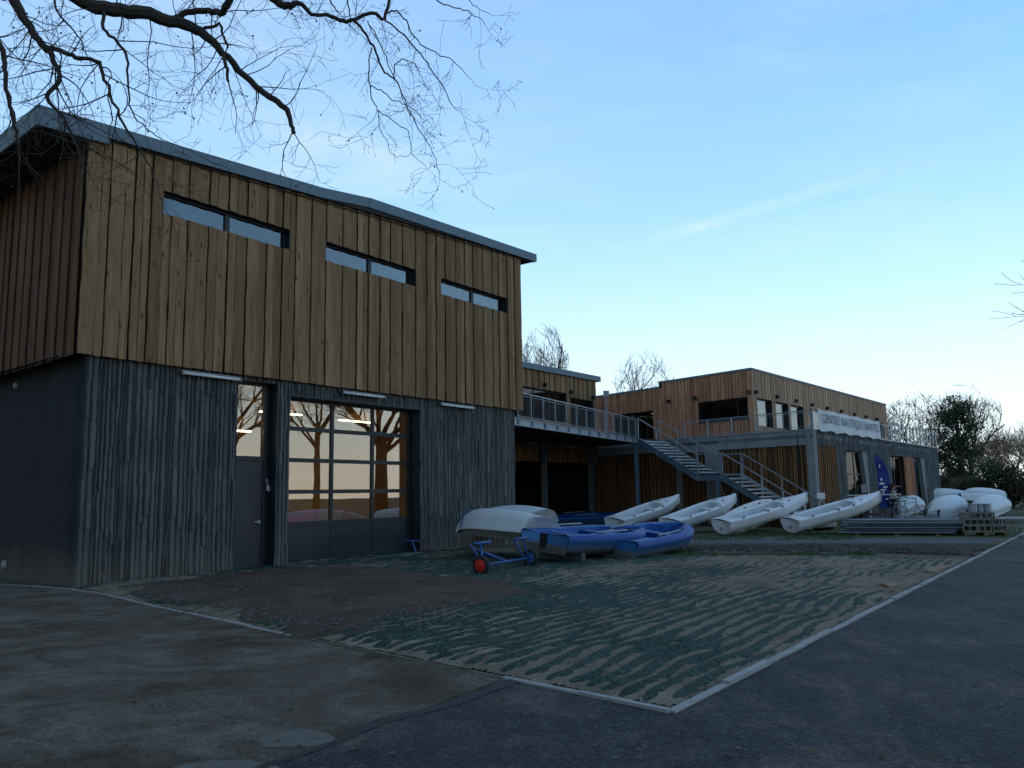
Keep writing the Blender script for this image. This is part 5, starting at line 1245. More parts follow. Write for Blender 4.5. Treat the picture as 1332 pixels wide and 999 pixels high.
# little blue T handle by the garage
p = gz(541, 720); mb = MB(); mb.bar((0, 0, .02), (-.13, .12, .34), .03); mb.bar((-.34, .1, .36), (.10, .16, .34), .035); mb.bar((-.02, .22, .02), (-.10, .14, .33), .02); mb.bar((-.34, .1, .36), (-.30, .2, .30), .025)
o = mb.build('trolley_handle', M['bluepaint']); o.location = p; tag(o, 'blue metal T shaped handle standing by the garage door corner', 'handle')

# ------------------------------------------------------------------ metal poles stack
pa_ = gd(1096, 690, 28.2); pb_ = gd(1243, 690, 26.6); pa_.z = pb_.z = 0; dd_ = (pb_ - pa_); Lp = dd_.length; dd_.normalize(); pn = V((-dd_.y, dd_.x, 0))
labs = ['top layer', 'second layer', 'third layer', 'fourth layer', 'bottom layer']
k = 0
prot = None
for lay in range(6):
    nrow = 7 - (lay % 2)
    for j in range(nrow):
        mb_ = None
        if prot is None:
            m_ = MB(); m_.tube([(0, 0, 0), (Lp, 0, 0)], .038, 8); m_.tube([(Lp - .25, 0, 0), (Lp + .02, 0, .0)], .046, 8); prot = m_.build('metal_pole', plain('pole_steel', (.13, .155, .18), .45, .5, .4, 3)); o = prot
        else: o = prot.copy(); C.objects.link(o)
        off = pn * ((j - nrow / 2) * .17 + U(-.02, .02)) + dd_ * (U(-.15, .15) + .03 * lay); o.location = pa_ + off + V((0, 0, .08 + lay * .082)); a = math.atan2(dd_.y, dd_.x) + U(-.02, .02) + (.05 if lay == 5 else 0); o.rotation_euler = (0, U(-.008, .008), a)
        tag(o, 'long grey metal pole lying in the stack between white dinghy and block pallet', 'pole', 'metal poles stacked beside the pallet')
for q in range(3):
    m_ = MB(); m_.box(-.06, .06, -.7, .7, 0, .045); o = m_.build('bearer', M['pallet']); o.location = pa_ + dd_ * (Lp * (.15 + .35 * q)); o.rotation_euler = (0, 0, math.atan2(dd_.y, dd_.x)); tag(o, ['wooden bearer under the left end of the metal poles', 'wooden bearer under the middle of the metal poles', 'wooden bearer under the right end of the metal poles'][q], 'bearer', 'bearers under the poles')
# pallet with blocks
pp = gd(1277, 690, 26.0); pp.z = 0; pz = R(-16)
pl = thing('pallet', 'weathered wooden pallet carrying stacked concrete blocks near the road', 'pallet', pp, pz)
mb = MB()
for k in range(7): mb.r = rnd(); mb.box(-.6, .6, -.5 + k * .148, -.5 + k * .148 + .10, .12, .142)
mb.build('deck_board', M['pallet'], pl); mb = MB()
for x in (-.55, 0, .55): mb.r = rnd(); mb.box(x - .05, x + .05, -.5, .5, .02, .12); mb.box(x - .05, x + .05, -.5, .5, 0, .019)
mb.build('bearer', M['pallet'], pl)
Rp = Matrix.Rotation(pz, 3, 'Z')
def hollow():
    m_ = MB(); w_, d_, h_ = .20, .10, .19
    m_.box(-w_, w_, -d_, -d_ + .03, 0, h_); m_.box(-w_, w_, d_ - .03, d_, 0, h_); m_.box(-w_, -w_ + .03, -d_ + .03, d_ - .03, 0, h_); m_.box(w_ - .03, w_, -d_ + .03, d_ - .03, 0, h_); m_.box(-.015, .015, -d_ + .03, d_ - .03, 0, h_)
    return m_.build('concrete_block', M['block'])
prb = hollow(); first = True
rows = [(0, [-.42, 0, .42]), (1, [-.38, .03, .40]), (2, [-.32, .14])]
nm = {0: 'bottom', 1: 'middle', 2: 'top'}; side = {0: 'left', 1: 'centre', 2: 'right'}
for lay, xs_l in rows:
    for yi, yy in enumerate((-.34, .05, .36)):
        for xi, x in enumerate(xs_l):
            o = prb if first else prb.copy()
            if not first: C.objects.link(o)
            first = False
            o.location = pp + Rp @ V((x + U(-.03, .03), yy + .09, .243 + lay * .203)); o.rotation_euler = (R(90), 0, pz + U(-.12, .12))
            tag(o, 'concrete block in the %s of the %s layer, %s row on the pallet' % (side[xi] if len(xs_l) == 3 else ('left' if xi == 0 else 'right'), nm[lay], ('front', 'middle', 'back')[yi]), 'block', 'concrete blocks on the pallet')
for q, x in enumerate((-.24, .0, .20)):
    m_ = MB(); r_ = (.12, .10, .11)[q]; m_.lathe([(r_ * .85, 0), (r_, .02), (r_, .24), (r_ * 1.04, .25), (r_ * 1.04, .27), (r_ * .9, .27), (r_ * .88, .05)], n=18)
    o = m_.build('bucket', M['galv'], None, False); o.location = pp + Rp @ V((x, -.1,   .143 + 3 * .203)); tag(o, ['grey metal bucket, leftmost on the block stack', 'grey metal bucket in the middle on top of the block stack', 'grey metal bucket, rightmost on the block stack'][q], 'bucket', 'buckets on the pallet')
# timber offcuts by the kerb
def log(px, py, L_, w_, h_, yaw, lab, split=False):
    m_ = MB(); p = gz(px, py)
    secs = []
    for i in range(7):
        x = L_ * (i / 6 - .5); j = .01 * noise.noise(V((i, px, 0))); secs.append([(x, -w_ / 2 + j, 0), (x, w_ / 2 + j, 0), (x, w_ / 2 * .9 + j, h_ * .7), (x, w_ * .1 + j, h_ + j), (x, -w_ / 2 * .8 + j, h_ * .75), (x, -w_ / 2 + j, 0)])
    loft(m_, secs, False, False); n_ = 6
    m_.add([secs[0][k] for k in range(5)], [(0, 4, 3, 2, 1)][:1]); m_.add([secs[-1][k] for k in range(5)], [(0, 1, 2, 3, 4)])
    o = m_.build('timber_offcut', M['logwood']); o.location = (p.x, p.y, .0); o.rotation_euler = (0, 0, R(yaw)); tag(o, lab, 'timber')
log(1158, 768, .34, .22, .12, 35, 'short split log end lying by the kerb')
log(1178, 760, .9, .16, .07, 55, 'weathered timber rail lying along the kerb behind the log end')
log(1218, 742, 1.5, .28, .06, 52, 'wide pale plank lying beside the kerb farther up')
# ------------------------------------------------------------------ bike rack, barrier, notice, box
rk = thing('bike_rack', 'galvanised square bike rack hoop beside the bicycle', 'bike rack', (lambda p: (p.x, p.y, 0))(gd(1181, 660, 40)), R(-5)); m_ = MB()
m_.tube([(-.42, 0, 0), (-.42, 0, 1.05), (.42, 0, 1.05), (.42, 0, 0)], .03, 8); m_.build('hoop', M['galv'], rk); m_ = MB(); m_.box(-.5, -.34, -.08, .08, 0, .02); m_.box(.34, .5, -.08, .08, 0, .02); m_.build('foot', M['galv'], rk)
br = thing('height_barrier', 'long thin horizontal metal bar on posts in front of the clubhouse slats', 'barrier', (lambda p: (p.x, p.y, 0))(gd(1076, 645, 37)), 0)
q0 = gd(1076, 645, 37); q1_ = gd(1172, 645, 39); v_ = q1_ - q0; Lb = v_.xy.length; br.rotation_euler = (0, 0, math.atan2(v_.y, v_.x)); zb_ = q0.z
MB().bar((0, 0, zb_), (Lb, 0, zb_), .05, .05).build('bar', M['galv'], br)
for x in (.08, Lb * .55, Lb - .08): MB().box(x - .025, x + .025, -.025, .025, 0, zb_ - .026).build('post', M['galv'], br)
for px, py, dist, s_, lab, nm_ in ((1062.5, 644, 33.0, .17, 'white box sign fixed low on the grey clubhouse corner', 'box_sign'),):
    p = C0 + V((.05, -.25, 0)); m_ = MB(); m_.box(-.17, .17, -.06, .06, 1.15, 1.42); m_.box(-.14, .14, -.065, -.06, 1.18, 1.39); o = m_.build(nm_, M['white']); o.location = p; tag(o, lab, 'sign')
p = gd(1124, 640, 40); nb = thing('notice_stand', 'grey notice plate on a dark post left of the blue flag', 'sign', (p.x, p.y, 0), 0); MB().box(-.14, .14, -.03, .0, 1.35, 1.78).build('plate', M['grey_plastic'], nb); MB().box(-.17, .17, .0, .06, 0, 1.4).build('post', M['frame'], nb)
p = gd(1107, 640, 40); bo = thing('bollard', 'thin white bollard between the slats and the notice stand', 'bollard', (p.x, p.y, 0)); m_ = MB(); m_.lathe([(.05, 0), (.05, 1.45), (.045, 1.5)], n=12); m_.build('shaft', M['white'], bo); MB().lathe([(.09, 0), (.09, .02), (.05, .03)], n=12).build('base', M['grey_plastic'], bo)
# ------------------------------------------------------------------ person and bicycle
def skin(name, verts, edges, radii, mat, parent=None, sub=2):
    me = bpy.data.meshes.new(name); me.from_pydata([V(v) for v in verts], edges, []); o = bpy.data.objects.new(name, me); C.objects.link(o)
    m_ = o.modifiers.new('s', 'SKIN')
    if not me.skin_vertices:
        bpy.context.view_layer.update()
    for i, r_ in enumerate(radii): me.skin_vertices[0].data[i].radius = (r_, r_) if not isinstance(r_, tuple) else r_
    me.skin_vertices[0].data[0].use_root = True
    s_ = o.modifiers.new('u', 'SUBSURF'); s_.levels = s_.render_levels = sub
    bpy.context.view_layer.update(); nm_ = bpy.data.meshes.new_from_object(o.evaluated_get(bpy.context.evaluated_depsgraph_get())); bpy.data.objects.remove(o)
    nm_.materials.clear(); nm_.materials.append(mat); nm_.polygons.foreach_set('use_smooth', [True] * len(nm_.polygons)); nm_.name = name
    q = bpy.data.objects.new(name, nm_); C.objects.link(q); q.parent = parent; return q
pr = gd(1161, 650, 41.5); pr.z = 0
PR = thing('person', 'person with auburn hair, pale jacket and burgundy scarf pushing a bicycle', 'person', pr, R(-10))
# facing +x
J = [(0, 0, .93), (0, 0, 1.10), (.02, 0, 1.28), (.03, 0, 1.42), (.05, 0, 1.50), (.06, 0, 1.60), (.07, 0, 1.68),
     (0, .10, .88), (.04, .10, .50), (.0, .10, .08), (.14, .10, .03), (0, -.10, .88), (-.06, -.10, .50), (-.14, -.10, .08), (0, -.11, .03),
     (.02, .19, 1.38), (.10, .22, 1.12), (.34, .20, 1.04), (.42, .19, 1.04), (.02, -.19, 1.38), (.08, -.22, 1.12), (.30, -.20, 1.02), (.39, -.19, 1.02)]
E_ = [(0, 1), (1, 2), (2, 3), (3, 4), (4, 5), (5, 6), (0, 7), (7, 8), (8, 9), (9, 10), (0, 11), (11, 12), (12, 13), (13, 14), (3, 15), (15, 16), (16, 17), (17, 18), (3, 19), (19, 20), (20, 21), (21, 22)]
Rr = [.14, .13, .15, .11, .055, .10, .085, .10, .062, .045, .035, .10, .062, .045, .035, .06, .045, .032, .03, .06, .045, .032, .03]
skin('body', J, E_, Rr, M['skin'], PR)
skin('jacket', J[:4] + J[15:18] + J[19:22] + [(0, 0, .84)], [(0, 1), (1, 2), (2, 3), (3, 4), (4, 5), (5, 6), (3, 7), (7, 8), (8, 9), (0, 10)], [.165, .155, .175, .12, .08, .062, .05, .08, .062, .05, .17], M['coat'], PR)
skin('trousers', [(0, 0, .92)] + J[7:10] + J[11:14], [(0, 1), (1, 2), (2, 3), (0, 4), (4, 5), (5, 6)], [.15, .115, .078, .06, .115, .078, .06], M['jeans'], PR)
skin('scarf', [(-.05, 0, 1.44), (.04, .08, 1.46), (.13, 0, 1.44), (.04, -.08, 1.46), (.14, .02, 1.30)], [(0, 1), (1, 2), (2, 3), (3, 0), (2, 4)], [.06, .06, .07, .06, .05], M['scarf'], PR)
skin('hair', [(.02, 0, 1.62), (.03, 0, 1.70), (-.04, 0, 1.55), (-.06, 0, 1.46)], [(0, 1), (0, 2), (2, 3)], [.115, .09, .09, .06], M['hair'], PR)
skin('shoe', [(-.03, .10, .05), (.12, .10, .04), (.20, .10, .03)], [(0, 1), (1, 2)], [.05, .045, .03], M['black'], PR, 1); skin('shoe', [(-.17, -.10, .05), (-.03, -.11, .04), (.05, -.11, .03)], [(0, 1), (1, 2)], [.05, .045, .03], M['black'], PR, 1)
bk = thing('bicycle', 'bicycle with pale tyres held by the person in front of the clubhouse', 'bicycle', pr + V((.28, -.30, 0)), R(-14))
for x in (-.10, .92):
    m_ = MB(); pts = [(x + .33 * math.cos(a * math.pi / 14), 0, .35 + .33 * math.sin(a * math.pi / 14)) for a in range(29)]; m_.tube(pts, .020, 6, False); wh = m_.build('wheel', M['grey_plastic'], bk, True)
    m_ = MB()
    for a in range(14): m_.tube([(x, 0, .35), (x + .32 * math.cos(a * math.pi / 7), 0, .35 + .32 * math.sin(a * math.pi / 7))], .003, 3, False)
    m_.build('spokes', M['galv'], wh)
m_ = MB(); 
for a, b in (((-.10, .35), (.28, .32)), ((.28, .32), (.16, .80)), ((-.10, .35), (.18, .72)), ((.28, .32), (.72, .74)), ((.18, .74), (.70, .84)), ((.70, .95), (.78, .60)), ((.78, .60), (.92, .35))): m_.tube([(a[0], 0, a[1]), (b[0], 0, b[1])], .018, 6)
m_.build('frame', M['post_steel'], bk); m_ = MB(); m_.tube([(.62, -.25, 1.0), (.70, -.1, .98), (.70, .1, .98), (.62, .25, 1.0)], .014, 6); m_.build('handlebar', M['black'], bk); m_ = MB(); m_.box(.02, .28, -.07, .07, .86, .91); m_.tube([(.16, 0, .78), (.15, 0, .87)], .015, 6); m_.build('saddle', M['black'], bk)

# ------------------------------------------------------------------ trees
ELL = [None]
def grow(mb, p, d, L_, r_, lev, maxlev, spread, nch, trop=.12, jit=.18, sides=4, lenf=.68, rf=.55, minr=.004):
    seg = 4 if lev < 2 else 3; pts = [p.copy()]; rr = [r_]; q = p.copy(); dd = d.normalized(); ends = []
    for i in range(seg):
        dd = (dd + V((U(-1, 1), U(-1, 1), U(-1, 1))) * jit + V((0, 0, trop))).normalized(); q2 = q + dd * (L_ / seg)
        if ELL[0] and lev > 1:
            rx_, zc_, rz_ = ELL[0]; bn = 1 + .22 * noise.noise(q2 * .45)
            if (q2.x ** 2 + q2.y ** 2) / rx_ ** 2 + ((q2.z - zc_) / rz_) ** 2 > bn: break
        q = q2; pts.append(q.copy()); rr.append(max(minr, r_ * (1 - .55 * (i + 1) / seg))); ends.append((q.copy(), dd.copy(), rr[-1]))
    mb.tube(pts, rr, sides if lev < 3 else 3, False)
    if lev >= maxlev or not ends: return
    seg = len(ends)
    n = nch[min(lev, len(nch) - 1)]
    for k in range(n):
        tt = U(.3, 1.0) if lev else U(.35, 1.0); i = min(seg - 1, int(tt * seg)); e, ed, er = ends[i]
        ax_ = ed.orthogonal().normalized(); ax_.rotate(Matrix.Rotation(U(0, 2 * math.pi), 3, ed)); nd = (ed * math.cos(spread) + ax_ * math.sin(spread)).normalized() if True else ed
        nd = (ed + ax_ * U(.5, 1.1) * math.tan(spread)).normalized()
        grow(mb, e, nd, L_ * lenf * U(.7, 1.15), max(minr, er * rf * U(.8, 1.2)), lev + 1, maxlev, spread, nch, trop, jit, sides, lenf, rf, minr)
def bare_tree(px, py_top, dist, lab, mat, nch=(10, 8, 7, 5), maxlev=4, spread=R(42), minr=.014, group='bare trees behind the buildings', trunk_k=.42, seed=1, name='bare_tree', lean=0, lenf=.66, wid=70):
    random.seed(seed); base = gd(px, 600, dist); base.z = 0; top = gd(px, py_top, dist).z; Lt = top * trunk_k
    root = thing(name, lab, 'tree', base, 0, group); r_ = top * .017
    tm = MB(); lean_v = V((lean, 0, 1)).normalized(); tm.tube([V((0, 0, -.1)), lean_v * Lt * .5, lean_v * Lt], [r_ * 1.3, r_, r_ * .75], 8); tm.build('trunk', mat, root, True)
    cm = MB(); nl = nch[0]; rxx = wid / 2 * dist / F; zlo = top * .18; ELL[0] = (rxx, (top + zlo) / 2, (top - zlo) / 2)
    for k in range(nl):
        a = 2 * math.pi * k / nl + U(-.4, .4); z = Lt * U(.45, 1.0); up_ = U(.3, 1.4) if k else 1.6; dv = V((math.cos(a), math.sin(a), up_)).normalized()
        grow(cm, lean_v * z, dv, top * (U(.26, .34) if k else .45), r_ * .5, 1, maxlev, spread, nch, .05, .24, 4, lenf, .6, minr)
    ELL[0] = None
    cm.build('crown', mat, root); return root
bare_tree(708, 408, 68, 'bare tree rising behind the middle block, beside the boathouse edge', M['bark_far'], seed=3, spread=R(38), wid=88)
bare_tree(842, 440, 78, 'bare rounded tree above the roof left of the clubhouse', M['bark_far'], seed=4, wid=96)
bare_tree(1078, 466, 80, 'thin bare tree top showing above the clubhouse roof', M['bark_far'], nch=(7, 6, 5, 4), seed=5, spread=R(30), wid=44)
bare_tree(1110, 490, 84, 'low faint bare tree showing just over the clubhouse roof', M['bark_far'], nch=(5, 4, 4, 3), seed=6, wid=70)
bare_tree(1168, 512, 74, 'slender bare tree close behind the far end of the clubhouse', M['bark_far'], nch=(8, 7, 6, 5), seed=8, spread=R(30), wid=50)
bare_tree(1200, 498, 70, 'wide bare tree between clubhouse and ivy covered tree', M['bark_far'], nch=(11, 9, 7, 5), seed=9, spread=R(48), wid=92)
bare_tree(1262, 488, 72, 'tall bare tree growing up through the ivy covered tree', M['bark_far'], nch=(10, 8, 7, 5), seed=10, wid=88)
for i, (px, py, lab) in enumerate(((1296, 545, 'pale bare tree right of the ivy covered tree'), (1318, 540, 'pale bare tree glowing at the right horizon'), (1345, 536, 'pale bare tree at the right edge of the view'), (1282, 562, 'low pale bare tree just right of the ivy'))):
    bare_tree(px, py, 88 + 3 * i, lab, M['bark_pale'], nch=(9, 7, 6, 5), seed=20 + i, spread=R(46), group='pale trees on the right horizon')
# ivy covered tree and hedge shrubs: leaf faces spread through clumps
def leafy(name, lab, cat, px, dist, clumps, mat, nleaf, size, group=None, seed=1, trunk=True):
    random.seed(seed); base = gd(px, 640, dist); base.z = 0; root = thing(name, lab, cat, base, 0, group); mb = MB()
    for (x, y, z, rx_, rz_) in clumps:
        for k in range(int(nleaf * rx_ * rz_)):
            u = V((random.gauss(0, 1), random.gauss(0, 1), random.gauss(0, 1))).normalized() * (rnd() ** .45); q = V((x + u.x * rx_, y + u.y * rx_, z + u.z * rz_))
            if noise.noise(q * .9 + V((seed, 0, 0))) < -.12: continue
            if q.z < .02: continue
            mb.r = max(0, min(1, .45 + .5 * noise.noise(q * 1.1) + U(-.25, .25))); a = V((U(-1, 1), U(-1, 1), U(-1, 1))).normalized() * size * U(.6, 1.3); b = a.orthogonal().normalized() * size * U(.4, .9)
            mb.add([q - a, q + b, q + a, q - b], [(0, 1, 2, 3)])
    mb.build('foliage', mat, root)
    sm = MB(); hz = max(c[2] for c in clumps)
    if trunk: sm.tube([(0, 0, -.1), (.1, 0, hz * .5), (.0, 0, hz * .95)], [.32, .22, .08], 8)
    for c in clumps:
        for k in range(6): sm.tube([(c[0] * .3, 0, max(0, c[2] - c[4] * 1.2)), (c[0] + U(-.5, .5) * c[3], c[1] + U(-.5, .5) * c[3], c[2]), (c[0] + U(-1, 1) * c[3], c[1] + U(-1, 1) * c[3], c[2] + U(.2, 1.1) * c[4])], [.05, .035, .012], 4)
    sm.build('trunk' if trunk else 'stems', M['bark'], root); return root
leafy('ivy_tree', 'dense dark ivy covered tree at the right beyond the clubhouse', 'tree', 1252, 62, [(0, 0, 7.8, .95, 1.0), (1.1, .2, 7.4, .9, .9), (-.7, 0, 6.8, .9, .8), (.3, 0, 6.0, 1.3, 1.0), (1.4, 0, 6.3, .7, .7), (-.4, 0, 4.8, 1.1, .9), (.6, .2, 4.6, 1.4, 1.1), (-1.2, 0, 3.8, 1.1, 1.0), (.2, 0, 3.2, 2.0, 1.5), (0, 0, 1.5, 2.2, 1.6)], M['leaf'], 1250, .09, seed=11)
hs = [(1232, 60, 'leaf_brown', 3.0, 'brown green hedge shrub touching the far corner of the clubhouse'), (1262, 58, 'leaf_brown', 2.6, 'brown hedge shrub below the ivy covered tree'), (1288, 56, 'leaf', 3.6, 'dark evergreen shrub right of the ivy covered tree'),
      (1312, 55, 'leaf', 3.3, 'dark evergreen shrub second from the right edge'), (1338, 54, 'leaf_brown', 3.0, 'brown hedge shrub at the right edge of the view'), (1246, 66, 'leaf_brown', 3.6, 'tall olive shrub behind the hedge near the ivy trunk'), (1365, 54, 'leaf_brown', 3.2, 'hedge shrub just past the right edge of the view')]
for i, (px, dist, mt, h_, lab) in enumerate(hs):
    leafy('hedge_shrub', lab, 'shrub', px, dist, [(0, 0, h_ * .3, 1.25, h_ * .38), (.7, 0, h_ * .45, 1.0, h_ * .36), (-.6, .2, h_ * .5, 1.0, h_ * .38), (.1, 0, h_ * .72, .8, h_ * .28)], M[mt], 900, .10, 'shrubs of the hedge at right', 30 + i, False)

# big trees across the road (reflected in the glass, one reaches in at the right edge)
def big_tree(loc, h, lab, seed, name='roadside_tree', nch=(8, 6, 5, 4), trunk=.42):
    random.seed(seed); root = thing(name, lab, 'tree', loc, 0, 'tall bare trees across the road'); tm = MB(); tm.tube([(0, 0, -.1), (.1, .05, h * .2), (-.1, 0, h * .42)], [trunk * 1.25, trunk, trunk * .8], 12); tm.build('trunk', M['bark'], root, True); cm = MB()
    for k in range(nch[0]):
        a = 2 * math.pi * k / nch[0] + U(-.4, .4); dv = V((math.cos(a), math.sin(a), U(.5, 1.6) if k else 4)).normalized(); grow(cm, V((-.05, 0, h * U(.28, .42))), dv, h * U(.26, .34), trunk * .42, 1, 4, R(36), nch, .06, .2, 5, .66, .58, .009)
    cm.build('crown', M['bark'], root); return root
rt = gd(1332, 480, 30.0)
big_tree((26.3, 27.2, 0), 13, 'tall bare tree just past the right edge, branch tips reaching into view', 41)
big_tree((27.5, 17.6, 0), 14, 'tall bare tree across the road, mirrored in the transom glass', 42, trunk=.34)
big_tree((29.5, 23.4, 0), 15, 'tall bare tree across the road, mirrored in the garage door', 43, trunk=.22)

for i, (x, y, h_) in enumerate(((-27, 2, 11), (-30, 11, 12), (-24, -9, 11), (-31, 21, 12), (-16, -16, 12))):  # unseen evergreens added to block sky light from left and behind
    random.seed(60 + i); rt_ = thing('evergreen_tree', ['tall evergreen left of the track, nearest the camera', 'tall evergreen left of the track, second along', 'tall evergreen behind the camera on the left', 'tall evergreen farthest along the left side', 'tall evergreen directly behind the camera'][i], 'tree', (x, y, 0), 0, 'evergreens left of the track'); mb = MB()
    for k in range(2600):
        u = V((random.gauss(0, 1), random.gauss(0, 1), random.gauss(0, 1))).normalized() * rnd() ** .4; q = V((u.x * 3.6, u.y * 3.6, h_ * .55 + u.z * h_ * .45)); a = V((U(-1, 1), U(-1, 1), U(-1, 1))).normalized() * .34; b = a.orthogonal().normalized() * .26; mb.r = rnd() * .6
        mb.add([q - a, q + b, q + a, q - b], [(0, 1, 2, 3)])
    mb.build('crown', M['leaf'], rt_); MB().tube([(0, 0, -.1), (0, 0, h_ * .8)], [.35, .12], 8).build('trunk', M['bark'], rt_)
# ------------------------------------------------------------------ overhanging tree near the camera
random.seed(77)
OT = thing('overhanging_tree', 'dark bare oak whose crooked branches hang over the top left of the view', 'tree', (-6.2, 4.4, 0)); OB = V((-6.2, 4.4, 0))
tm = MB(); trp = [V((0, 0, -.1)), V((.05, 0, 2)), V((.0, .1, 4.5)), V((.2, .2, 6.8))]; tm.tube(trp, [.42, .34, .30, .26], 14); tm.build('trunk', M['bark'], OT, True)
tip = OB + trp[-1]
def smooth(pts, rr, n=4):
    out = []; ro = []
    for i in range(len(pts) - 1):
        p0 = pts[max(0, i - 1)]; p1 = pts[i]; p2 = pts[i + 1]; p3 = pts[min(len(pts) - 1, i + 2)]
        for k in range(n):
            t_ = k / n; q = .5 * ((2 * p1) + (p2 - p0) * t_ + (2 * p0 - 5 * p1 + 4 * p2 - p3) * t_ * t_ + (3 * p1 - p0 - 3 * p2 + p3) * t_ ** 3)
            q = q + V((U(-1, 1), U(-1, 1), U(-1, 1))) * .010; out.append(q); ro.append(rr[i] + (rr[i + 1] - rr[i]) * t_)
    out.append(pts[-1]); ro.append(rr[-1]); return out, ro
def twig(mb, p, d, L_, r_, lev):
    seg = 6; q = p.copy(); dd = d.normalized(); pts = [q.copy()]; rr = [r_]; curl = V((U(-1, 1), U(-1, 1), U(-.8, .5))) * .16
    for i in range(seg):
        dd = (dd + curl + V((U(-1, 1), U(-1, 1), U(-1, 1))) * .24).normalized(); q = q + dd * (L_ / seg); pts.append(q.copy()); rr.append(max(.0016, r_ * (1 - .7 * (i + 1) / seg)))
        if lev < 3 and rnd() < (.62 if lev < 2 else .42):
            sd2 = V((U(-1, 1), U(-1, 1), U(-1, 1))); sd2 = (sd2 - dd * sd2.dot(dd)).normalized(); twig(mb, q, dd * .7 + sd2, L_ * U(.35, .65), max(.0018, rr[-1] * .7), lev + 1)
    mb.tube(pts, rr, 4 if r_ > .004 else 3, False)
    if rnd() < .16:                                                  # bud or a dead leaf
        a = V((U(-1, 1), U(-1, 1), U(-1.4, 0))).normalized() * U(.012, .028); b = a.orthogonal().normalized() * .010; mb.add([q, q + a * .5 + b, q + a, q + a * .5 - b], [(0, 1, 2, 3)])
def limb(specs, start, r_start, ntw, twl, twr, label=None):
    """specs: list of paths; a path = list of (px,py,dist,radius)"""
    mb = MB()
    for si, path in enumerate(specs):
        pts = [gd(a, b, c) for a, b, c, _ in path]; rr = [q[3] for q in path]
        if si == 0 and start is not None: pts = [start[0], start[0].lerp(pts[0], .5) + V((0, 0, .5))] + pts; rr = [r_start, (r_start + rr[0]) / 2] + rr
        out, ro = smooth(pts, rr); mb.tube([o - OB for o in out], ro, 8 if max(rr) > .015 else 6, True)
        Ltot = sum((out[i + 1] - out[i]).length for i in range(len(out) - 1)); n = int(Ltot * ntw)
        lo = 8 if (si == 0 and start is not None) else 1
        for k in range(n):
            i = random.randint(lo, len(out) - 2); d0 = (out[i + 1] - out[i]).normalized(); s2 = V((U(-1, 1), U(-1, 1), U(-1, 1))); s2 = (s2 - d0 * s2.dot(d0)).normalized()
            twig(mb, out[i] - OB, d0 * .5 + s2, U(.5, 1.2) * twl, min(twr, ro[i] * .6), 1 if rnd() < .6 else 2)
        twig(mb, out[-1] - OB, (out[-1] - out[-2]), twl * .6, min(twr, rr[-1]), 1)
    return mb.build('limb', M['bark'], OT, False)
d1 = 7.2
limb([[(60, -60, 6.6, .075), (98, -6, 6.8, .062), (135, 10, 6.9, .064), (180, 16, 7.0, .060), (232, 30, d1, .055), (262, 42, d1, .044), (290, 68, d1, .030), (318, 98, 7.3, .029), (350, 125, 7.3, .029), (370, 140, 7.3, .027), (377, 158, 7.3, .020), (383, 174, 7.3, .018)],
      [(228, 26, d1, .030), (245, 15, d1, .028), (270, 14, d1, .028), (290, 16, 7.1, .030), (300, -4, 7.0, .032)],
      [(262, 38, d1, .016), (285, 32, d1, .013), (290, 45, d1, .010), (296, 62, d1, .010)],
      [(288, 66, d1, .018), (294, 85, 7.1, .016), (297, 106, 7.1, .012)],
      [(136, 10, 6.9, .018), (135, 38, 6.8, .014), (152, 55, 6.8, .013), (165, 76, 6.8, .011), (167, 110, 6.7, .008), (172, 145, 6.7, .006), (192, 168, 6.7, .005), (212, 182, 6.7, .004)]],
     (tip, 0), .16, 4.6, .8, .006)
limb([[(0, -60, 6.0, .06), (18, -4, 6.1, .04), (34, 28, 6.1, .030), (50, 52, 6.1, .026), (62, 66, 6.1, .024), (72, 84, 6.1, .018), (75, 104, 6.0, .017), (63, 127, 6.0, .015), (80, 148, 6.0, .010), (92, 172, 6.0, .008), (104, 205, 5.9, .005), (118, 232, 5.9, .003)],
      [(62, 62, 6.1, .020), (85, 68, 6.1, .018), (104, 76, 6.1, .016), (128, 82, 6.1, .015), (140, 112, 6.1, .012), (152, 142, 6.1, .010), (172, 178, 6.1, .009), (190, 208, 6.1, .006), (206, 245, 6.1, .003)],
      [(-30, 20, 5.8, .025), (0, 58, 5.8, .020), (7, 82, 5.8, .017), (9, 115, 5.8, .015), (18, 158, 5.8, .014), (23, 182, 5.8, .010), (25, 212, 5.8, .006)],
      [(70, -10, 6.1, .010), (78, 20, 6.1, .008), (100, 45, 6.1, .006), (112, 70, 6.1, .004)]],
     (tip, 0), .13, 6.5, .7, .006)
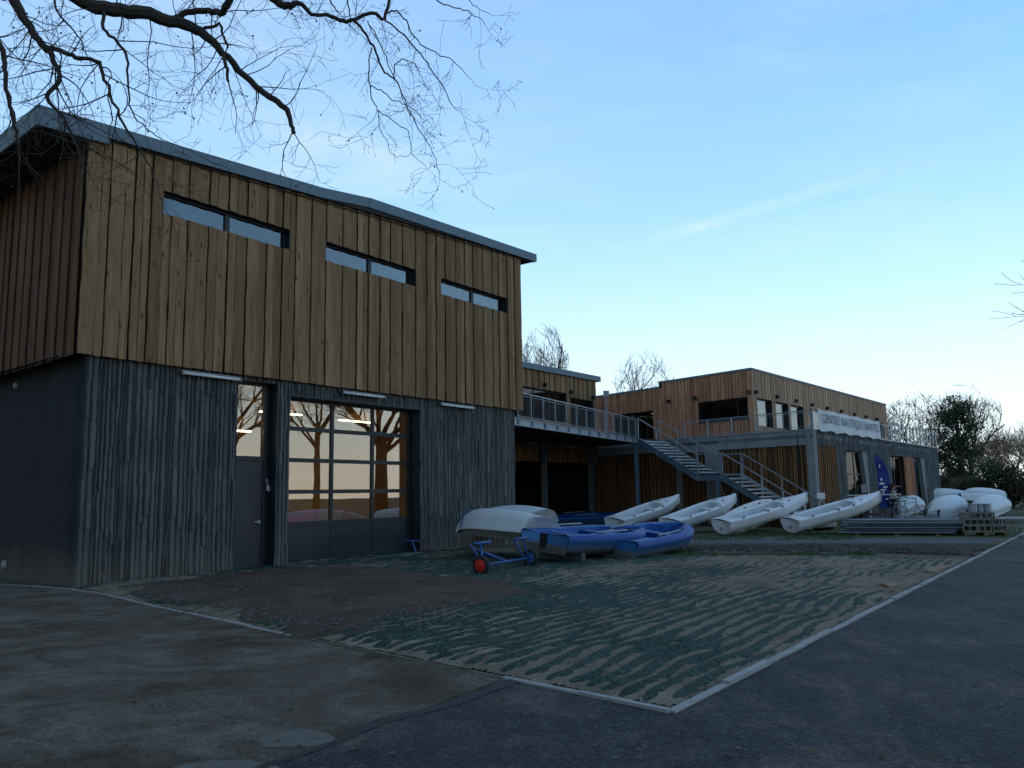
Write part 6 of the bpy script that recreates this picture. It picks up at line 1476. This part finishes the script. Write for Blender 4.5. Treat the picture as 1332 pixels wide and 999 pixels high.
limb([[(330, -50, 7.6, .06), (352, -8, 7.6, .05), (366, 6, 7.6, .034), (378, 8, 7.6, .034), (390, 4, 7.6, .022), (404, 18, 7.6, .018), (425, 20, 7.6, .018), (446, 27, 7.6, .018), (462, 26, 7.6, .018), (484, 17, 7.6, .017), (500, 24, 7.6, .016), (507, -4, 7.6, .016)],
      [(460, 27, 7.6, .014), (470, 36, 7.6, .013), (482, 55, 7.6, .012), (490, 72, 7.6, .011), (498, 92, 7.6, .009), (512, 101, 7.5, .007), (527, 131, 7.5, .0055), (544, 168, 7.5, .0045), (564, 200, 7.5, .0035), (572, 227, 7.5, .0025)],
      [(482, 60, 7.6, .006), (480, 88, 7.6, .006), (482, 120, 7.5, .0055), (492, 144, 7.5, .005), (512, 158, 7.5, .004), (531, 172, 7.5, .004), (536, 200, 7.5, .003), (555, 218, 7.5, .002)],
      [(492, 144, 7.5, .004), (494, 168, 7.5, .0035), (504, 186, 7.5, .003), (512, 202, 7.5, .003), (528, 203, 7.5, .0025), (536, 198, 7.5, .002)],
      [(484, 113, 7.6, .005), (500, 120, 7.6, .005), (512, 130, 7.6, .0045), (528, 136, 7.6, .004), (548, 152, 7.6, .003)],
      [(500, 24, 7.6, .009), (520, 42, 7.5, .008), (542, 64, 7.5, .007), (560, 88, 7.5, .006), (575, 112, 7.5, .005), (588, 136, 7.5, .004), (600, 146, 7.5, .002)],
      [(504, 16, 7.6, .009), (516, 14, 7.6, .008), (528, 28, 7.6, .007), (542, 52, 7.6, .006), (566, 68, 7.6, .005), (590, 80, 7.6, .004), (606, 96, 7.6, .003), (620, 112, 7.6, .002)],
      [(512, 102, 7.5, .006), (514, 84, 7.5, .005), (526, 77, 7.5, .005), (540, 84, 7.5, .004), (548, 100, 7.5, .003), (556, 118, 7.5, .002)],
      [(478, 28, 7.6, .006), (490, 46, 7.6, .005), (502, 74, 7.6, .005), (516, 108, 7.6, .004), (532, 146, 7.6, .003), (552, 166, 7.6, .002)],
      [(545, -20, 7.6, .008), (570, 2, 7.6, .006), (598, 12, 7.6, .005), (618, 20, 7.6, .004), (632, 34, 7.6, .002)],
      [(600, -20, 7.6, .006), (612, 4, 7.6, .004), (628, 14, 7.6, .003), (641, 20, 7.6, .002)],
      [(425, -20, 7.6, .009), (432, 6, 7.6, .007), (442, 18, 7.6, .004)],
      [(452, -20, 7.6, .009), (453, 8, 7.6, .007), (456, 24, 7.6, .006)]],
     (tip, 0), .14, 3.3, .52, .0036)
